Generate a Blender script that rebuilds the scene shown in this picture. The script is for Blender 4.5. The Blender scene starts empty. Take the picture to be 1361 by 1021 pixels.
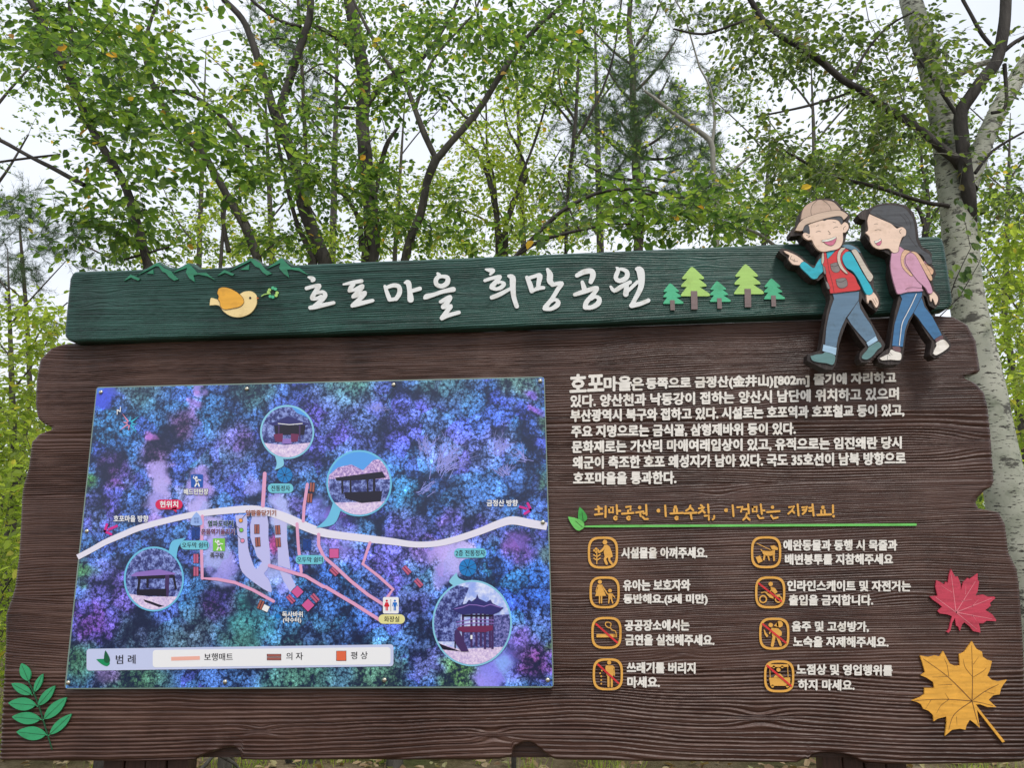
import bpy, math, random
import numpy as np
from mathutils import Vector, Matrix, noise as mnoise

SC = bpy.context.scene
COL = SC.collection
random.seed(7)
rng = np.random.default_rng(11)

# ------------------------------------------------------------------ camera
F_PX, YAW, PITCH, ROLL = 1020.0, math.radians(4.284), math.radians(12.353), math.radians(-0.636)
EYE = Vector((0.0, 0.0, 1.6))
D = 2.6                                    # distance from the eye to the front face of the sign


def ray(px, py):
    x = (px - 680.5) / F_PX
    y = -(py - 510.5) / F_PX
    c, s = math.cos(ROLL), math.sin(ROLL)
    x, y = c * x - s * y, s * x + c * y
    d = (x, math.cos(PITCH) - y * math.sin(PITCH), math.sin(PITCH) + y * math.cos(PITCH))
    c, s = math.cos(YAW), math.sin(YAW)
    return Vector((c * d[0] - s * d[1], s * d[0] + c * d[1], d[2]))


def at(px, py, Y):
    """world point seen at photo pixel (px, py) on the vertical plane y = Y"""
    r = ray(px, py)
    return EYE + r * (Y / r.y)


def proj(p):
    v = CAMINV @ p
    if v.z > -0.01:
        return (-9999, -9999)
    return (680.5 + F_PX * v.x / -v.z, 510.5 - F_PX * v.y / -v.z)


cam_d = bpy.data.cameras.new('camera')
cam = bpy.data.objects.new('camera', cam_d)
COL.objects.link(cam)
fw = ray(680.5, 510.5).normalized()
rt = (ray(780.5, 510.5) - ray(680.5, 510.5)).normalized()
up = rt.cross(fw).normalized()
M = Matrix((rt, up, -fw)).transposed().to_4x4()
M.translation = EYE
cam.matrix_world = M
CAMINV = M.inverted()
cam_d.sensor_fit = 'HORIZONTAL'
cam_d.sensor_width = 36
cam_d.lens = 36 * F_PX / 1361
cam_d.clip_end = 500
cam_d.clip_start = 0.05
SC.camera = cam

# ------------------------------------------------------------------ sky, sun, exposure
SUN_DIR = Vector((0.30, -0.62, 1.0)).normalized()      # towards the sun
w = bpy.data.worlds.new('World')
SC.world = w
w.use_nodes = True
nt = w.node_tree
bg = nt.nodes['Background']
sky = nt.nodes.new('ShaderNodeTexSky')
sky.sky_type = 'NISHITA'
sky.sun_disc = False
sky.sun_elevation = math.asin(SUN_DIR.z)
sky.sun_rotation = math.atan2(SUN_DIR.x, SUN_DIR.y)
sky.dust_density = 4
tc = nt.nodes.new('ShaderNodeTexCoord')
mp = nt.nodes.new('ShaderNodeMapping')
mp.inputs['Scale'].default_value = (1.6, 1.6, 3.0)
nz = nt.nodes.new('ShaderNodeTexNoise')
nz.inputs['Scale'].default_value = 1.4
nz.inputs['Detail'].default_value = 6
cr = nt.nodes.new('ShaderNodeValToRGB')
cr.color_ramp.elements[0].position = 0.30
cr.color_ramp.elements[0].color = (7.5, 8.0, 9.0, 1)
cr.color_ramp.elements[1].position = 0.75
cr.color_ramp.elements[1].color = (9.9, 10.1, 10.6, 1)
mx = nt.nodes.new('ShaderNodeMix')
mx.data_type = 'RGBA'
mx.inputs['Factor'].default_value = 0.88
nt.links.new(tc.outputs['Generated'], mp.inputs['Vector'])
nt.links.new(mp.outputs['Vector'], nz.inputs['Vector'])
nt.links.new(nz.outputs['Fac'], cr.inputs['Fac'])
nt.links.new(sky.outputs['Color'], mx.inputs['A'])
nt.links.new(cr.outputs['Color'], mx.inputs['B'])
nt.links.new(mx.outputs['Result'], bg.inputs['Color'])
bg.inputs['Strength'].default_value = 0.09

sun_d = bpy.data.lights.new('sun', 'SUN')
sun_d.energy = 1.5
sun_d.angle = math.radians(16)
sun_d.color = (1.0, 0.955, 0.89)
sun = bpy.data.objects.new('sun', sun_d)
sun.rotation_euler = SUN_DIR.to_track_quat('Z', 'Y').to_euler()
sun.location = (3, -6, 10)
COL.objects.link(sun)

SC.view_settings.view_transform = 'Standard'
SC.view_settings.look = 'None'
SC.view_settings.gamma = 1
SC.view_settings.use_curve_mapping = False
SC.view_settings.exposure = 0.5
SC.cycles.max_bounces = 6
SC.cycles.transparent_max_bounces = 4
SC.cycles.use_denoising = True


# ------------------------------------------------------------------ object helpers
def tag(o, label=None, cat=None, group=None, kind=None):
    if label: o['label'] = label
    if cat: o['category'] = cat
    if group: o['group'] = group
    if kind: o['kind'] = kind
    return o


def link(name, me, parent=None):
    o = bpy.data.objects.new(name, me)
    COL.objects.link(o)
    if parent: o.parent = parent
    return o


def empty(name, loc, label, cat, group=None):
    o = link(name, None)
    o.location = loc
    o.empty_display_size = 0.2
    return tag(o, label, cat, group)


def np_mesh(name, verts, loops, sizes, mats, mat_idx=None, smooth=None):
    me = bpy.data.meshes.new(name)
    verts = np.asarray(verts, dtype=np.float32)
    me.vertices.add(len(verts))
    me.vertices.foreach_set('co', verts.ravel())
    loops = np.asarray(loops, dtype=np.int32).ravel()
    me.loops.add(len(loops))
    me.loops.foreach_set('vertex_index', loops)
    sizes = np.asarray(sizes, dtype=np.int32)
    me.polygons.add(len(sizes))
    st = np.zeros(len(sizes), dtype=np.int32)
    st[1:] = np.cumsum(sizes)[:-1]
    me.polygons.foreach_set('loop_start', st)
    for m in (mats if isinstance(mats, (list, tuple)) else [mats]):
        me.materials.append(m)
    if mat_idx is not None:
        me.polygons.foreach_set('material_index', np.asarray(mat_idx, dtype=np.int32))
    if smooth is not None:
        if isinstance(smooth, bool):
            smooth = np.full(len(sizes), smooth)
        me.polygons.foreach_set('use_smooth', np.asarray(smooth, dtype=bool))
    me.update(calc_edges=True)
    return me


# ------------------------------------------------------------------ materials
def principled(name, color=(.5, .5, .5), rough=.5, spec=.5, metal=0.0):
    m = bpy.data.materials.new(name)
    m.use_nodes = True
    p = m.node_tree.nodes['Principled BSDF']
    p.inputs['Base Color'].default_value = (*color, 1)
    p.inputs['Roughness'].default_value = rough
    p.inputs['Specular IOR Level'].default_value = spec
    p.inputs['Metallic'].default_value = metal
    return m, m.node_tree, p


def N(nt, t, **kw):
    n = nt.nodes.new(t)
    for k, v in kw.items():
        if k.startswith('i_'):
            n.inputs[k[2:].replace('_', ' ')].default_value = v
        else:
            setattr(n, k, v)
    return n


def ramp(nt, stops):
    n = nt.nodes.new('ShaderNodeValToRGB')
    e = n.color_ramp.elements
    while len(e) < len(stops): e.new(0.5)
    for el, (p, c) in zip(e, stops):
        el.position = p
        el.color = (*c, 1)
    return n


def srgb(r, g, b):
    def f(c):
        c /= 255
        return c / 12.92 if c <= .04045 else ((c + .055) / 1.055) ** 2.4
    return (f(r), f(g), f(b))


def paint(name, rgb, k=1.0, rough=.45, var=.12, bump=.12, scale=60):
    """enamel paint on wood: faint brush-grain relief and slight tone variation"""
    c = tuple(min(.85, x * k) for x in srgb(*rgb))
    m, nt, p = principled(name, c, rough)
    tc = N(nt, 'ShaderNodeTexCoord')
    mp = N(nt, 'ShaderNodeMapping')
    mp.inputs['Scale'].default_value = (1, 1, 7)
    nz = N(nt, 'ShaderNodeTexNoise', i_Scale=scale / 4, i_Detail=5.0)
    r = ramp(nt, [(.3, tuple(x * (1 - var * 1.4) for x in c)), (.7, tuple(min(1, x * (1 + var * .6)) for x in c))])
    nt.links.new(tc.outputs['Object'], mp.inputs['Vector'])
    nt.links.new(mp.outputs['Vector'], nz.inputs['Vector'])
    nt.links.new(nz.outputs['Fac'], r.inputs['Fac'])
    dn = N(nt, 'ShaderNodeTexNoise', i_Scale=16.0, i_Detail=9.0, i_Roughness=.72)     # grime and scuffs
    nt.links.new(tc.outputs['Object'], dn.inputs['Vector'])
    dr = ramp(nt, [(.52, (1, 1, 1)), (.66, (.80, .77, .72))])
    nt.links.new(dn.outputs['Fac'], dr.inputs['Fac'])
    dm = N(nt, 'ShaderNodeMix', data_type='RGBA', blend_type='MULTIPLY'); dm.inputs['Factor'].default_value = 1
    nt.links.new(r.outputs['Color'], dm.inputs['A']); nt.links.new(dr.outputs['Color'], dm.inputs['B']); nt.links.new(dm.outputs['Result'], p.inputs['Base Color'])
    b = N(nt, 'ShaderNodeBump', i_Strength=bump, i_Distance=.004)
    nt.links.new(nz.outputs['Fac'], b.inputs['Height'])
    nt.links.new(b.outputs['Normal'], p.inputs['Normal'])
    return m


def wood(name, dark, mid, lite, rough=.42, fine=1.0, axis='X'):
    m, nt, p = principled(name, mid, rough, .42)
    tc = N(nt, 'ShaderNodeTexCoord')
    mp = N(nt, 'ShaderNodeMapping')
    mp.inputs['Scale'].default_value = (1.2, 20, 55) if axis == 'X' else (55, 20, 1.2)
    nz = N(nt, 'ShaderNodeTexNoise', i_Scale=4.0, i_Detail=8.0, i_Roughness=.65, i_Distortion=.3)
    n2 = N(nt, 'ShaderNodeTexNoise', i_Scale=2.2, i_Detail=4.0)
    nt.links.new(tc.outputs['Object'], mp.inputs['Vector'])
    nt.links.new(mp.outputs['Vector'], nz.inputs['Vector'])
    nt.links.new(tc.outputs['Object'], n2.inputs['Vector'])
    r = ramp(nt, [(.37, dark), (.50, mid), (.66, lite)])
    ma = N(nt, 'ShaderNodeMath', operation='MULTIPLY_ADD')
    ma.inputs[1].default_value = .6
    m2 = N(nt, 'ShaderNodeMath', operation='MULTIPLY')
    m2.inputs[1].default_value = .4
    nt.links.new(n2.outputs['Fac'], m2.inputs[0])
    nt.links.new(nz.outputs['Fac'], ma.inputs[0])
    nt.links.new(m2.outputs[0], ma.inputs[2])
    nt.links.new(ma.outputs[0], r.inputs['Fac'])
    ms = N(nt, 'ShaderNodeMapping'); ms.inputs['Scale'].default_value = (2.4, 1, .9)   # weathering: water runs and faded patches
    ws = N(nt, 'ShaderNodeTexNoise', i_Scale=2.0, i_Detail=7.0, i_Roughness=.62)
    nt.links.new(tc.outputs['Object'], ms.inputs['Vector']); nt.links.new(ms.outputs['Vector'], ws.inputs['Vector'])
    wr = ramp(nt, [(.30, (.66, .64, .62)), (.5, (1, 1, 1)), (.72, (1.0, 1.0, 1.0))])
    nt.links.new(ws.outputs['Fac'], wr.inputs['Fac'])
    wm = N(nt, 'ShaderNodeMix', data_type='RGBA', blend_type='MULTIPLY'); wm.inputs['Factor'].default_value = 1
    nt.links.new(r.outputs['Color'], wm.inputs['A']); nt.links.new(wr.outputs['Color'], wm.inputs['B'])
    sr = ramp(nt, [(.60, (0, 0, 0)), (.80, (.22, .22, .22))]); nt.links.new(ws.outputs['Fac'], sr.inputs['Fac'])
    wf = N(nt, 'ShaderNodeMix', data_type='RGBA'); wf.inputs['B'].default_value = tuple(min(1, .05 + 1.5 * x) for x in lite) + (1,)
    nt.links.new(sr.outputs['Color'], wf.inputs['Factor']); nt.links.new(wm.outputs['Result'], wf.inputs['A']); nt.links.new(wf.outputs['Result'], p.inputs['Base Color'])
    b = N(nt, 'ShaderNodeBump', i_Strength=.55 * fine, i_Distance=.004)
    nt.links.new(nz.outputs['Fac'], b.inputs['Height'])
    nt.links.new(b.outputs['Normal'], p.inputs['Normal'])
    rr = N(nt, 'ShaderNodeMapRange')
    rr.inputs['To Min'].default_value = rough - .1
    rr.inputs['To Max'].default_value = rough + .14
    nt.links.new(n2.outputs['Fac'], rr.inputs['Value'])
    nt.links.new(rr.outputs['Result'], p.inputs['Roughness'])
    return m


def flat(name, rgb, k=1.0, rough=.3):
    c = tuple(min(.85, x * k) for x in srgb(*rgb))
    m, nt, p = principled(name, c, rough)
    return m


M_BROWN = wood('stained_brown_wood', (.024, .0100, .0068), (.066, .030, .0215), (.135, .076, .058), .33)
M_GREEN = wood('green_painted_wood', (.0035, .017, .014), (.014, .062, .049), (.040, .120, .096), .34)
M_CHAR = wood('charred_edge_wood', (.014, .010, .009), (.038, .028, .025), (.085, .064, .057), .6, axis='Z')
M_POST = wood('red_brown_post_wood', (.03, .013, .008), (.06, .026, .017), (.09, .04, .027), .55, axis='Z')


# ------------------------------------------------------------------ the sign
sign = empty('information_board', (0, D, 0),
             'brown carved wood information board with green title board, blue aerial map and hiker cutouts', 'sign')


def loc(px, py, off=0.0):
    """sign-local point for a photo pixel on the plane 'off' metres in front of the brown face"""
    p = at(px, py, D - off)
    return (p.x, -off, p.z)


def vnoise(x, z, seed=0):
    """smooth 2-D value noise, vectorised, 0..1"""
    x = np.asarray(x, dtype=float); z = np.asarray(z, dtype=float)
    xi = np.floor(x).astype(np.int64); zi = np.floor(z).astype(np.int64)
    fx = x - xi; fz = z - zi
    fx = fx * fx * (3 - 2 * fx); fz = fz * fz * (3 - 2 * fz)

    def h(a, b):
        n = (a * 374761393 + b * 668265263 + seed * 982451653) & 0xffffffff
        n = ((n ^ (n >> 13)) * 1274126177) & 0xffffffff
        return ((n ^ (n >> 16)) & 0xffff) / 65535.0
    return (h(xi, zi) * (1 - fx) + h(xi + 1, zi) * fx) * (1 - fz) + (h(xi, zi + 1) * (1 - fx) + h(xi + 1, zi + 1) * fx) * fz


def grain(x, z, seed, pitch, amp, knots=()):
    """depth (>=0, metres below the face) of sand-blasted wood grain"""
    wz = .075 * (vnoise(x * .9, z * 3, seed) - .5) + .034 * (vnoise(x * 2.8, z * 7, seed + 1) - .5) * (vnoise(x * .9 + 7, z * 2.5, seed + 9) ** 1.5 + .12) + .004 * (vnoise(x * 9, z * 22, seed + 2) - .5)
    for kx, kz, kr, ks in knots:
        r2 = ((x - kx) / (kr * 2.6)) ** 2 + ((z - kz) / kr) ** 2
        wz = wz + ks * np.exp(-r2) * np.sign(z - kz + 1e-6) * np.minimum(1, np.abs(z - kz) / (kr * .35))
    ph = (z + wz) / pitch + 5.5 * vnoise(z * 0 + 3.3, (z + wz) * 9, seed + 3)
    row = np.floor(ph)
    f = ph - row
    prof = np.where(f < .72, (f / .72) ** .8, np.cos((f - .72) / .28 * math.pi) * .5 + .5)    # slow rise, sharp drop
    a = .30 + .9 * vnoise(x * 1.7, row * 3.7, seed + 4) * (.55 + .8 * vnoise(x * .9, z * 6, seed + 8))
    g = (1 - prof) * a
    g = g + .35 * vnoise(x * 3, (z + wz) * 330, seed + 5)
    g = g + .5 * (vnoise(x * 60, z * 9, seed + 6) > .985)          # little cross cuts
    return amp * g


def curve(pts):
    """piecewise-linear x(z) or z(x) lookup"""
    a = np.array(sorted(pts))
    return lambda v: np.interp(v, a[:, 0], a[:, 1])


def relief_plank(name, z0, z1, L, R, mat, off, thick, seed, pitch, amp, zbot=None, ztop=None,
                 dz=.0017, dx=.013, knots=(), edge=.010, parent=sign):
    """a board whose front is a dense relief grid; L, R give x(z); zbot / ztop give z(x)"""
    nz_ = max(8, int((z1 - z0) / dz))
    xa, xb = float(L((z0 + z1) / 2)), float(R((z0 + z1) / 2))
    nx_ = int((xb - xa) / dx)
    # denser columns near the ends so that the sawn outline stays crisp
    s = np.linspace(0, 1, nx_ + 1)
    t = np.linspace(0, 1, nz_ + 1)
    S, T = np.meshgrid(s, t)
    Z = z0 + (z1 - z0) * T
    LZ, RZ = L(Z), R(Z)
    X = LZ + (RZ - LZ) * S
    lo = zbot(X) if zbot is not None else np.full_like(X, z0)
    hi = ztop(X) if ztop is not None else np.full_like(X, z1)
    if zbot is None and ztop is None:
        Z = z0 + (z1 - z0) * T
    else:                                                # only the rows next to a shaped edge bend with it
        ca, cb = z0 + (.085 if zbot is not None else 0), z1 - (.045 if ztop is not None else 0)
        Z0 = z0 + (z1 - z0) * T
        Z = np.where(Z0 < ca, lo + (ca - lo) * (Z0 - z0) / max(1e-6, ca - z0), np.where(Z0 > cb, cb + (hi - cb) * (Z0 - cb) / max(1e-6, z1 - cb), Z0))
    dep = grain(X, Z, seed, pitch, amp, knots)
    ex = np.minimum(X - LZ, RZ - X)
    dep = dep + .010 * np.clip(1 - ex / (edge * 1.3), 0, 1) ** 2
    e_bot = (Z - lo)
    e_top = (hi - Z)
    kb = .010 if zbot is not None else .0022
    kt = .010 if ztop is not None else .0022
    wb = edge if zbot is not None else .004
    wt = edge if ztop is not None else .004
    dep = dep + kb * np.clip(1 - e_bot / wb, 0, 1) ** 2 + kt * np.clip(1 - e_top / wt, 0, 1) ** 2
    Y = -off + dep
    H, W_ = X.shape
    V = np.stack([X, Y, Z], -1).reshape(-1, 3)
    idx = np.arange(H * W_).reshape(H, W_)
    q = np.stack([idx[:-1, :-1], idx[:-1, 1:], idx[1:, 1:], idx[1:, :-1]], -1).reshape(-1, 4)
    # rim
    ring = np.concatenate([idx[0, :], idx[1:, -1], idx[-1, -2::-1], idx[-2:0:-1, 0]])
    n = len(ring)
    rv = V[ring].copy()
    back = rv.copy(); back[:, 1] = -off + thick
    b0 = len(V)
    V = np.concatenate([V, rv, back])
    a = np.arange(n); c = (a + 1) % n
    side = np.stack([b0 + a, b0 + n + a, b0 + n + c, b0 + c], -1)
    # back: strip quads row by row between left and right rim
    bi = np.full((H, 2), 0)
    left = np.concatenate([[0], np.arange(n - 1, n - H + 1, -1)])
    pos = {int(r): k for k, r in enumerate(ring)}
    bl = np.array([pos[int(idx[i, 0])] for i in range(H)]); br = np.array([pos[int(idx[i, -1])] for i in range(H)])
    bq = np.stack([b0 + n + bl[:-1], b0 + n + bl[1:], b0 + n + br[1:], b0 + n + br[:-1]], -1)
    bot = [b0 + n + pos[int(v)] for v in idx[0, ::-1]]
    top = [b0 + n + pos[int(v)] for v in idx[-1, :]]
    quads = np.concatenate([q, side, bq])
    loops = np.concatenate([quads.ravel()])
    sizes = [4] * len(quads)
    sm = np.zeros(len(quads), bool); sm[:len(q)] = True
    me = np_mesh(name, V, loops, sizes, mat, smooth=sm)
    return link(name, me, parent)


def zl(px, py, off=0.0):
    p = loc(px, py, off)
    return (p[2], p[0])


def xz(px, py, off=0.0):
    p = loc(px, py, off)
    return (p[0], p[2])


def densify(pts, n=6):
    out = []
    m = len(pts)
    for i in range(m - 1):
        p0, p1, p2, p3 = pts[max(0, i - 1)], pts[i], pts[i + 1], pts[min(m - 1, i + 2)]
        for k in range(n):
            t = k / n
            out.append(tuple(.5 * (2 * b + (c - a) * t + (2 * a - 5 * b + 4 * c - d) * t * t + (3 * b - a - 3 * c + d) * t ** 3)
                             for a, b, c, d in zip(p0, p1, p2, p3)))
    out.append(pts[-1])
    return out


LEFT = [(105, 456), (80, 458.5), (64, 464), (51, 477), (46, 502), (44.5, 537), (48, 556), (56, 563), (66, 567.5), (66, 571), (50, 576), (39.5, 588), (35, 622), (27, 650),
        (25.6, 685), (22.8, 736), (17, 782), (5, 818), (4.6, 861), (1, 918), (-3, 1000), (-4, 1030)]
RIGHT = [(1248, 419), (1270, 421), (1288, 431), (1299, 452), (1303, 480), (1305, 491), (1300, 496), (1285, 498.5), (1284, 502), (1299, 509), (1310, 521), (1315, 540), (1319, 576), (1323, 639), (1320, 647),
         (1311, 652), (1301, 662), (1299, 669), (1303, 676), (1330, 681), (1338, 697), (1343, 735), (1354, 757), (1358, 788), (1362, 851), (1366, 940), (1368, 1030)]
BOTTOM = [(-20, 1013), (137, 1013), (246, 1012.5), (265, 1007), (282, 1001), (297, 996), (310, 996), (318, 1002), (323, 1011), (335, 1012), (500, 1011.5), (664, 1011), (682, 996), (695, 989.5), (707, 990),
          (723, 1002), (736, 1010), (760, 1012), (900, 1014), (1060, 1015.3), (1073, 1010), (1089, 1003.5), (1104, 1002), (1117, 1003), (1133, 1007.6), (1149, 1015.5), (1170, 1018), (1210, 1018), (1334, 1015.5), (1390, 1012)]
TOPB = [(40, 456), (300, 450), (700, 437), (1240, 418.5), (1320, 416)]


def mono(fn_pts):
    f = [zl(*p) for p in fn_pts]
    # enforce strictly decreasing z going down the list
    out = [f[0]]
    for z, x in f[1:]:
        out.append((min(z, out[-1][0] - 1e-4), x))
    return curve(out)


Lc, Rc = mono(LEFT), mono(RIGHT)
bot_c = curve([xz(*p) for p in densify(BOTTOM, 3)])
top_c = curve([xz(*p) for p in TOPB])
zs = [float(np.mean([xz(*p)[1] for p in TOPB]))] + [xz(40, y)[1] for y in (572, 659, 793, 889)] + [xz(40, 1013)[1]]
kn = [[(1.2, zs[0] - .1, .03, .02)], [(1.36, zs[1] - .12, .05, .03), (.2, zs[1] - .1, .03, .02)],
      [(xz(960, 699)[0], zs[2] - .05, .03, .02), (-1.0, zs[2] - .2, .03, .015)],
      [(xz(1210, 760)[0], xz(1210, 760)[1], .07, .04), (xz(905, 865)[0], xz(905, 865)[1], .02, .015)],
      [(xz(654, 977)[0], xz(654, 977)[1], .02, .02), (xz(1010, 955)[0], xz(1010, 955)[1], .03, .02), (xz(345, 973)[0], xz(345, 973)[1], .02, .012)]]
pit = [.0085, .0100, .0075, .0078, .0130]
ampl = [.0036, .0048, .0030, .0036, .0064]
for i in range(5):
    relief_plank('plank', zs[i + 1], zs[i], Lc, Rc, M_BROWN, 0, .055, 20 + i * 10, pit[i], ampl[i],
                 dx=.0065 if i == 4 else .013, zbot=bot_c if i == 4 else None, ztop=top_c if i == 0 else None, knots=kn[i])

# green title board, 4.5 cm proud of the brown face
TO = .045
BL_ = [(118, 356), (104, 358), (95, 363), (91, 370), (84, 438), (84.5, 446), (89, 451.5), (99, 455), (110, 456)]
BR_ = [(1236, 313), (1248, 314.5), (1254, 319), (1257, 327), (1268, 400), (1266, 408), (1258, 414), (1246, 416)]
z5 = lambda x, y: (80 + x / 3.4025, 310 + y / 3.4025)
BT = [(60, 361)] + [z5(*p) for p in [(290, 163), (380, 158), (430, 128), (445, 125), (490, 150), (530, 153), (575, 129), (605, 134), (632, 156), (760, 150), (790, 141), (855, 110), (880, 109),
                                     (930, 142), (955, 134), (998, 108), (1020, 113), (1052, 140), (1361, 126)]] + [(690, 338.5), (1030, 323.6), (1300, 310)]
BB = [(40, 456.5), (98, 454.5), (286, 447.5), (480, 441.5), (740, 432.5), (1000, 421.5), (1255, 413.5), (1300, 412)]
TOPZ = xz(118, 356, TO)[1]


def mono_o(pts, off):
    f = [zl(px, py, off) for px, py in pts]
    out = [f[0]]
    for z, x in f[1:]:
        out.append((min(z, out[-1][0] - 1e-4), x))
    return curve(out)


relief_plank('title_board', xz(600, 438, TO)[1], xz(600, 341.5, TO)[1], mono_o(BL_, TO), mono_o(BR_, TO), M_GREEN, TO, .05, 91, .0070, .0032,
             zbot=curve([xz(px, py, TO) for px, py in BB]), ztop=curve([xz(px, py, TO) for px, py in BT]), dz=.0016, dx=.010,
             knots=[(xz(145, 402)[0], xz(145, 402)[1], .03, .02), (xz(640, 395)[0], xz(640, 395)[1], .04, -.03), (xz(935, 355)[0], xz(935, 355)[1], .02, .01)])


# posts: each of four upright boards, behind the sign down to the ground
def box_mesh(name, x0, x1, y0, y1, z0, z1, mat, bev=.003):
    import bmesh
    bm = bmesh.new()
    bmesh.ops.create_cube(bm, size=1)
    for v in bm.verts:
        v.co = Vector((x0 if v.co.x < 0 else x1, y0 if v.co.y < 0 else y1, z0 if v.co.z < 0 else z1))
    bmesh.ops.bevel(bm, geom=bm.edges[:], offset=bev, segments=1, affect='EDGES')
    me = bpy.data.meshes.new(name)
    bm.to_mesh(me); bm.free()
    me.materials.append(mat)
    return me


for (pa, pb) in ((137, 250), (1092, 1206)):
    p = link('post', None, sign)
    xa, xb = loc(pa, 1016, -.06)[0], loc(pb, 1016, -.06)[0]
    wd = (xb - xa) / 4
    for k in range(4):
        link('post_plank', box_mesh('post_plank', xa + k * wd + .002, xa + (k + 1) * wd - .002, .0565 + .004 * (k % 2), .13, -.1, TOPZ - .12, M_POST), p)


# ------------------------------------------------------------------ flat art on the sign
# every line of lettering is laid out in one go (one text object, one line per string), then taken apart
STRINGS = ['호포', '마을', '은', '동쪽으로 금정산(金井山)[802m] 줄기에 자리하고', '있다. 양산천과 낙동강이 접하는 양산시 남단에 위치하고 있으며', '부산광역시 북구와 접하고 있다. 시설로는 호포역과 호포철교 등이 있고,', '주요 지명으로는 금식골, 삼형제바위 등이 있다.', '문화재로는 가산리 마애여래입상이 있고, 유적으로는 임진왜란 당시', '왜군이 축조한 호포 왜성지가 남아 있다. 국도 35호선이 남북 방향으로', '호포마을을 통과한다.', '시설물을 아껴주세요.', '유아는 보호자와', '동반해요.(5세 미만)', '공공장소에서는', '금연을 실천해주세요.', '쓰레기를 버리지', '마세요.', '애완동물과 동행 시 목줄과', '배변봉투를 지참해주세요', '인라인스케이트 및 자전거는', '출입을 금지합니다.', '음주 및 고성방가,', '노숙을 자제해주세요.', '노점상 및 영업행위를', '하지 마세요.', '현위치', '호포마을 방향', '금정산 방향', '배드민턴장', '옆파도타기', '온몸역기올리기', '양팔줄당기기', '족구장', '전통정자', '오두막 쉼터', '2층 전통정자', '화장실', '독사바위', '(약수터)', '희망', '공원', '범 례', '보행매트', '의 자', '평 상', 'N']


def lay_out(strings):
    c = bpy.data.curves.new('t', 'FONT')
    c.body = '\n'.join(strings); c.resolution_u = 2; c.space_line = 4
    o = bpy.data.objects.new('t', c)
    COL.objects.link(o)
    me = bpy.data.meshes.new_from_object(o.evaluated_get(bpy.context.evaluated_depsgraph_get()))
    co = np.zeros(len(me.vertices) * 3); me.vertices.foreach_get('co', co); co = co.reshape(-1, 3)
    row = np.round(-(co[:, 1] - .35) / 4).astype(int)
    out = {}
    lists = [[] for _ in strings]
    for p in me.polygons:
        vs = list(p.vertices)
        lists[row[vs[0]]].append(vs)
    for i, s in enumerate(strings):
        ids = np.nonzero(row == i)[0]
        mp = {int(a): k for k, a in enumerate(ids)}
        out[s] = (co[ids], [[mp[v] for v in q] for q in lists[i]])
    bpy.data.objects.remove(o); bpy.data.curves.remove(c); bpy.data.meshes.remove(me)
    return out


TEXT = lay_out(STRINGS)


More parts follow.
